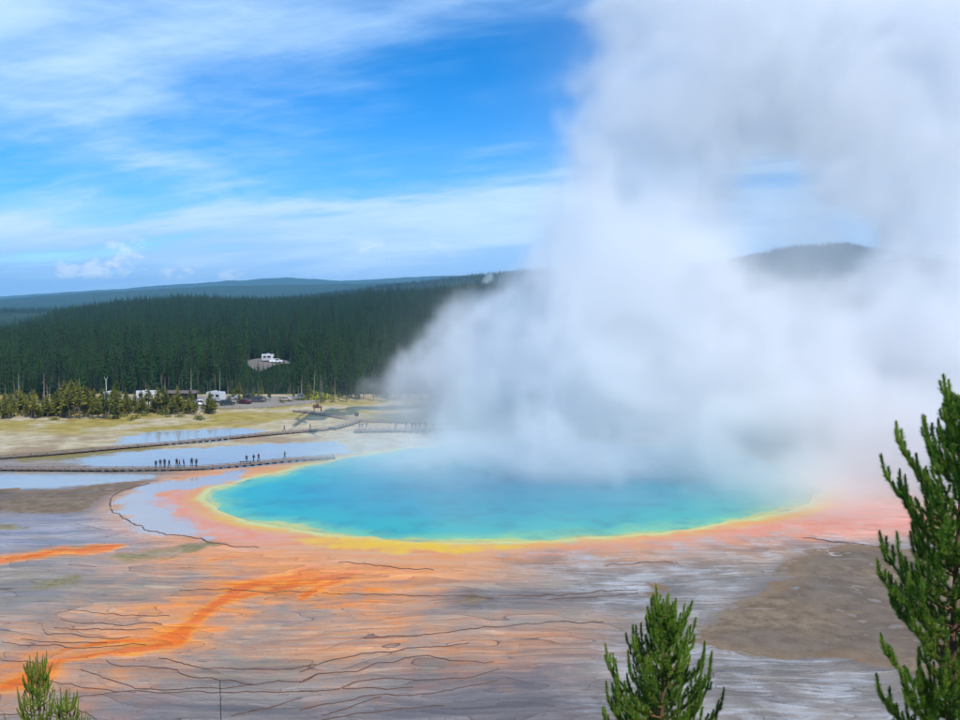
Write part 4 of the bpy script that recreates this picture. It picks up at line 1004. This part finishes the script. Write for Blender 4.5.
# ================================================================== STEAM
def steam_material(name, dens, col, aniso=.25):
    m = bpy.data.materials.new(name); m.use_nodes = True; m.node_tree.nodes.clear(); g = G(m.node_tree)
    v = g.n('ShaderNodeVolumePrincipled', None, {'Color': col, 'Density': dens, 'Anisotropy': aniso})
    o = g.t.nodes.new('ShaderNodeOutputMaterial'); g.t.links.new(v, o.inputs['Volume']); return m
def volume_obj(name, lo, hi, res, dens, material):
    """fog grid computed here and carried into a volume by a small node tree"""
    me = bpy.data.meshes.new(name); n = int(np.prod(res)); me.vertices.add(n)
    me.vertices.foreach_set('co', np.tile(np.array(lo, np.float32), n)); set_attr(me, 'fog', dens.astype(np.float32).ravel(order='F')); me.update()
    o = link_mesh(name, me)
    nt = bpy.data.node_groups.new(name + '_fog', 'GeometryNodeTree')
    nt.interface.new_socket('Geometry', in_out='INPUT', socket_type='NodeSocketGeometry'); nt.interface.new_socket('Geometry', in_out='OUTPUT', socket_type='NodeSocketGeometry')
    g = G(nt); gi = nt.nodes.new('NodeGroupInput'); go = nt.nodes.new('NodeGroupOutput')
    pos = g.n('GeometryNodeInputPosition'); sp = nt.nodes.new('ShaderNodeSeparateXYZ'); nt.links.new(pos, sp.inputs[0])
    ii = []
    for k in range(3):
        t = g.n('ShaderNodeMapRange', {'clamp': True}, {0: sp.outputs[k], 1: lo[k], 2: hi[k], 3: 0.0, 4: float(res[k] - 1)}); ii.append(g.m('ROUND', t))
    idx = g.m('ADD', ii[0], g.m('MULTIPLY', g.m('ADD', ii[1], g.m('MULTIPLY', ii[2], float(res[1]))), float(res[0])))
    si = nt.nodes.new('GeometryNodeSampleIndex'); si.data_type = 'FLOAT'; si.domain = 'POINT'
    nt.links.new(gi.outputs[0], si.inputs['Geometry'])
    nt.links.new(g.n('GeometryNodeInputNamedAttribute', {'data_type': 'FLOAT'}, {'Name': 'fog'}), si.inputs['Value']); nt.links.new(idx, si.inputs['Index'])
    vc = nt.nodes.new('GeometryNodeVolumeCube'); nt.links.new(si.outputs[0], vc.inputs['Density'])
    vc.inputs['Min'].default_value = lo; vc.inputs['Max'].default_value = hi
    for k, a in enumerate('XYZ'): vc.inputs['Resolution ' + a].default_value = res[k]
    sm = nt.nodes.new('GeometryNodeSetMaterial'); sm.inputs['Material'].default_value = material
    nt.links.new(vc.outputs[0], sm.inputs[0]); nt.links.new(sm.outputs[0], go.inputs[0])
    o.modifiers.new('fog', 'NODES').node_group = nt
    me.materials.append(material)
    return o
def puffs(blobs, lo, hi, step, nscale, seed, k_noise=1.0, bias=.34, veil=()):
    res = [int((hi[k] - lo[k]) / step) + 1 for k in range(3)]
    ax = [np.linspace(lo[k], hi[k], res[k], dtype=np.float32) for k in range(3)]
    X, Y, Z = np.meshgrid(*ax, indexing='ij')
    wx = (fbm(X / 22, Y / 22, Z / 22, 3, seed + 1) - .5) * 22; wz = (fbm(X / 22 + 9, Y / 22, Z / 22, 3, seed + 2) - .5) * 18
    Xw, Zw = X + wx, Z + wz
    Sg = np.zeros(X.shape, np.float32); Ng = np.zeros(X.shape, np.float32)
    for (u, v, Yd, rp, st) in blobs:
        p = at(u, v, Yd); r = rp * Yd / F
        e = np.exp(-(((Xw - p.x) ** 2 + (Zw - p.z) ** 2 + ((Y - p.y) * .9) ** 2) / (r * r)))
        if st > 0: Sg += st * e
        else: Ng += -st * e
    Sg = 1 - np.exp(-Sg)
    n = .6 * fbm(Xw / nscale, Y / nscale, Zw / nscale, 5, seed + 3, .58) + .4 * (1 - np.abs(2 * fbm(Xw / nscale * 1.3 + 4, Y / nscale * 1.3, Zw / nscale * 1.3, 4, seed + 8, .6) - 1) * 1.6)
    d = np.clip(Sg * (1 - np.clip(Ng, 0, 1)) + (n - .5) * 2.9 * k_noise * (.3 + Sg * .6) - bias, 0, 1)
    d = smooth01(d / .42) * (.55 + .45 * np.clip(d, 0, 1))
    d *= smooth01((Sg - .06) / .2)
    d *= .55 + .45 * smooth01((Z - 1) / 12)               # thin near the water, thickening as it cools
    for (u, v, Yd, rp, st) in veil:                       # thin soft vapour with slow variation
        p = at(u, v, Yd); r = rp * Yd / F
        d += st * np.exp(-(((Xw - p.x) ** 2 + (Zw - p.z) ** 2 + (Y - p.y) ** 2) / (r * r))) * np.clip(n * 2.2 - .45, .1, 1.5)
    e = 4                                                # fade to nothing at the walls of the grid
    for k in range(3):
        q = np.arange(res[k]); f = np.clip((res[k] - 1 - q) / e, 0, 1) * (np.clip(q / e, 0, 1) if k < 2 else np.clip(q / 1.0, 0, 1))
        sh = [1, 1, 1]; sh[k] = -1; d *= f.reshape(sh)
    return res, d
BL = [(362, 416, 240, 16, .9), (380, 406, 240, 24, 1.1), (398, 396, 238, 28, 1.1), (420, 420, 230, 24, .8), (408, 372, 238, 24, .8), (440, 350, 234, 26, .8), (418, 388, 236, 34, 1), (440, 412, 232, 30, .8), (462, 375, 226, 44, 1), (478, 335, 222, 40, .8), (505, 400, 205, 52, 1), (530, 325, 196, 58, 1), (545, 425, 186, 66, 1), (620, 395, 178, 80, 1),
      (600, 290, 184, 66, .9), (625, 205, 184, 60, .8), (655, 110, 184, 64, .9), (690, 25, 184, 76, 1), (705, -75, 184, 95, 1), (700, 400, 170, 80, 1.1), (685, 290, 176, 62, 1.1), (700, 350, 172, 62, .8),
      (780, 390, 165, 76, 1), (860, 400, 160, 86, 1.2), (940, 380, 160, 92, 1.3), (915, 305, 165, 52, 1), (965, 250, 165, 72, 1.3), (955, 150, 170, 76, 1.3), (858, 148, 166, 40, 1.5), (905, 60, 170, 72, 1.3),
      (770, 85, 188, 70, 1), (725, 160, 190, 50, .8), (830, 5, 178, 82, 1.1), (970, 20, 170, 85, 1.3), (905, 470, 152, 46, 1), (960, 460, 152, 58, 1.2), (830, 465, 156, 52, .9), (705, 472, 160, 56, .6), (610, 485, 158, 50, .55),
      (510, 470, 164, 50, .75), (470, 455, 172, 40, .6), (600, 470, 158, 46, .6), (690, 478, 152, 44, .6), (770, 480, 150, 44, .6), (440, 452, 182, 46, .65), (470, 480, 162, 36, .5), (560, 490, 152, 36, .5), (650, 492, 148, 38, .5), (395, 470, 170, 26, .4), (750, 490, 148, 40, .5), (1010, 300, 168, 60, .7), (1010, 120, 172, 60, .7), (1010, 420, 164, 50, .7),
      (805, 240, 172, 40, -.62), (765, 262, 174, 28, -.5), (845, 228, 170, 28, -.5)]
M_steam = steam_material('steam_vapour', .115, (.985, .992, 1, 1), 0.0)
lo, hi = (-46, 114, .1), (118, 262, 112)
VEIL = [(u, v, Y, 42, st) for u, v, Y, st in ((300, 478, 170, .12), (345, 484, 162, .20), (600, 515, 134, .14), (700, 512, 134, .18), (770, 508, 134, .28), (830, 504, 134, .42), (890, 504, 136, .45), (860, 490, 128, .22), (950, 505, 136, .35), (400, 494, 152, .18), (460, 498, 146, .22), (540, 502, 141, .24), (620, 504, 139, .26), (700, 500, 140, .28), (770, 494, 142, .34), (830, 490, 144, .38), (880, 490, 148, .34), (930, 490, 148, .30),
        (330, 476, 172, .16), (362, 479, 168, .26), (400, 480, 166, .34), (440, 476, 166, .3), (430, 478, 168, .3), (460, 466, 170, .42), (500, 480, 160, .3), (580, 484, 154, .32), (660, 486, 150, .34), (540, 468, 164, .46), (620, 470, 160, .36), (720, 464, 158, .36), (800, 462, 155, .36), (480, 440, 190, .2), (420, 440, 203, .06))]
VEIL += [(820, 245, 180, 80, .16), (815, 200, 182, 50, .14), (740, 200, 186, 90, .08), (600, 250, 190, 90, .06), (660, 60, 186, 100, .06), (800, 60, 182, 120, .06), (930, 200, 170, 110, .08), (900, 420, 158, 110, .10), (500, 370, 205, 70, .06), (420, 400, 225, 50, .05)]
res, dn = puffs(BL, lo, hi, 1.2, 15, 50, veil=VEIL)
st_ = volume_obj('steam', lo, hi, res, dn, M_steam)
tag(st_, 'tall white steam cloud rising and drifting off the hot spring', 'steam', kind='stuff')
# small distant vent plume on the far ridge
lo2, hi2 = (-2, 1560, 30), (52, 1600, 92)
res2, dn2 = puffs([(484, 286, 1580, 3.6, 1.1), (486, 282, 1580, 4.2, .9), (490, 278, 1580, 5, .6)], lo2, hi2, 2.0, 9, 90, .6, .1)
dn2 = np.clip(dn2 * .4, 0, 1)
tag(volume_obj('steam_plume', lo2, hi2, res2, dn2, M_steam), 'small white vent plume rising from the wooded ridge', 'steam', kind='stuff')

# ================================================================== HAZE
mh = steam_material('air_haze', 7.5e-5, (.30, .66, 1.0, 1), .0)
bm = bmesh.new(); box_bm(bm, -15500, 15500, -700, 14600, -60, 345)
hz_o = bmesh_obj('haze', bm, mh); tag(hz_o, 'thin blue air between the viewer and the far hills', 'haze', kind='stuff')
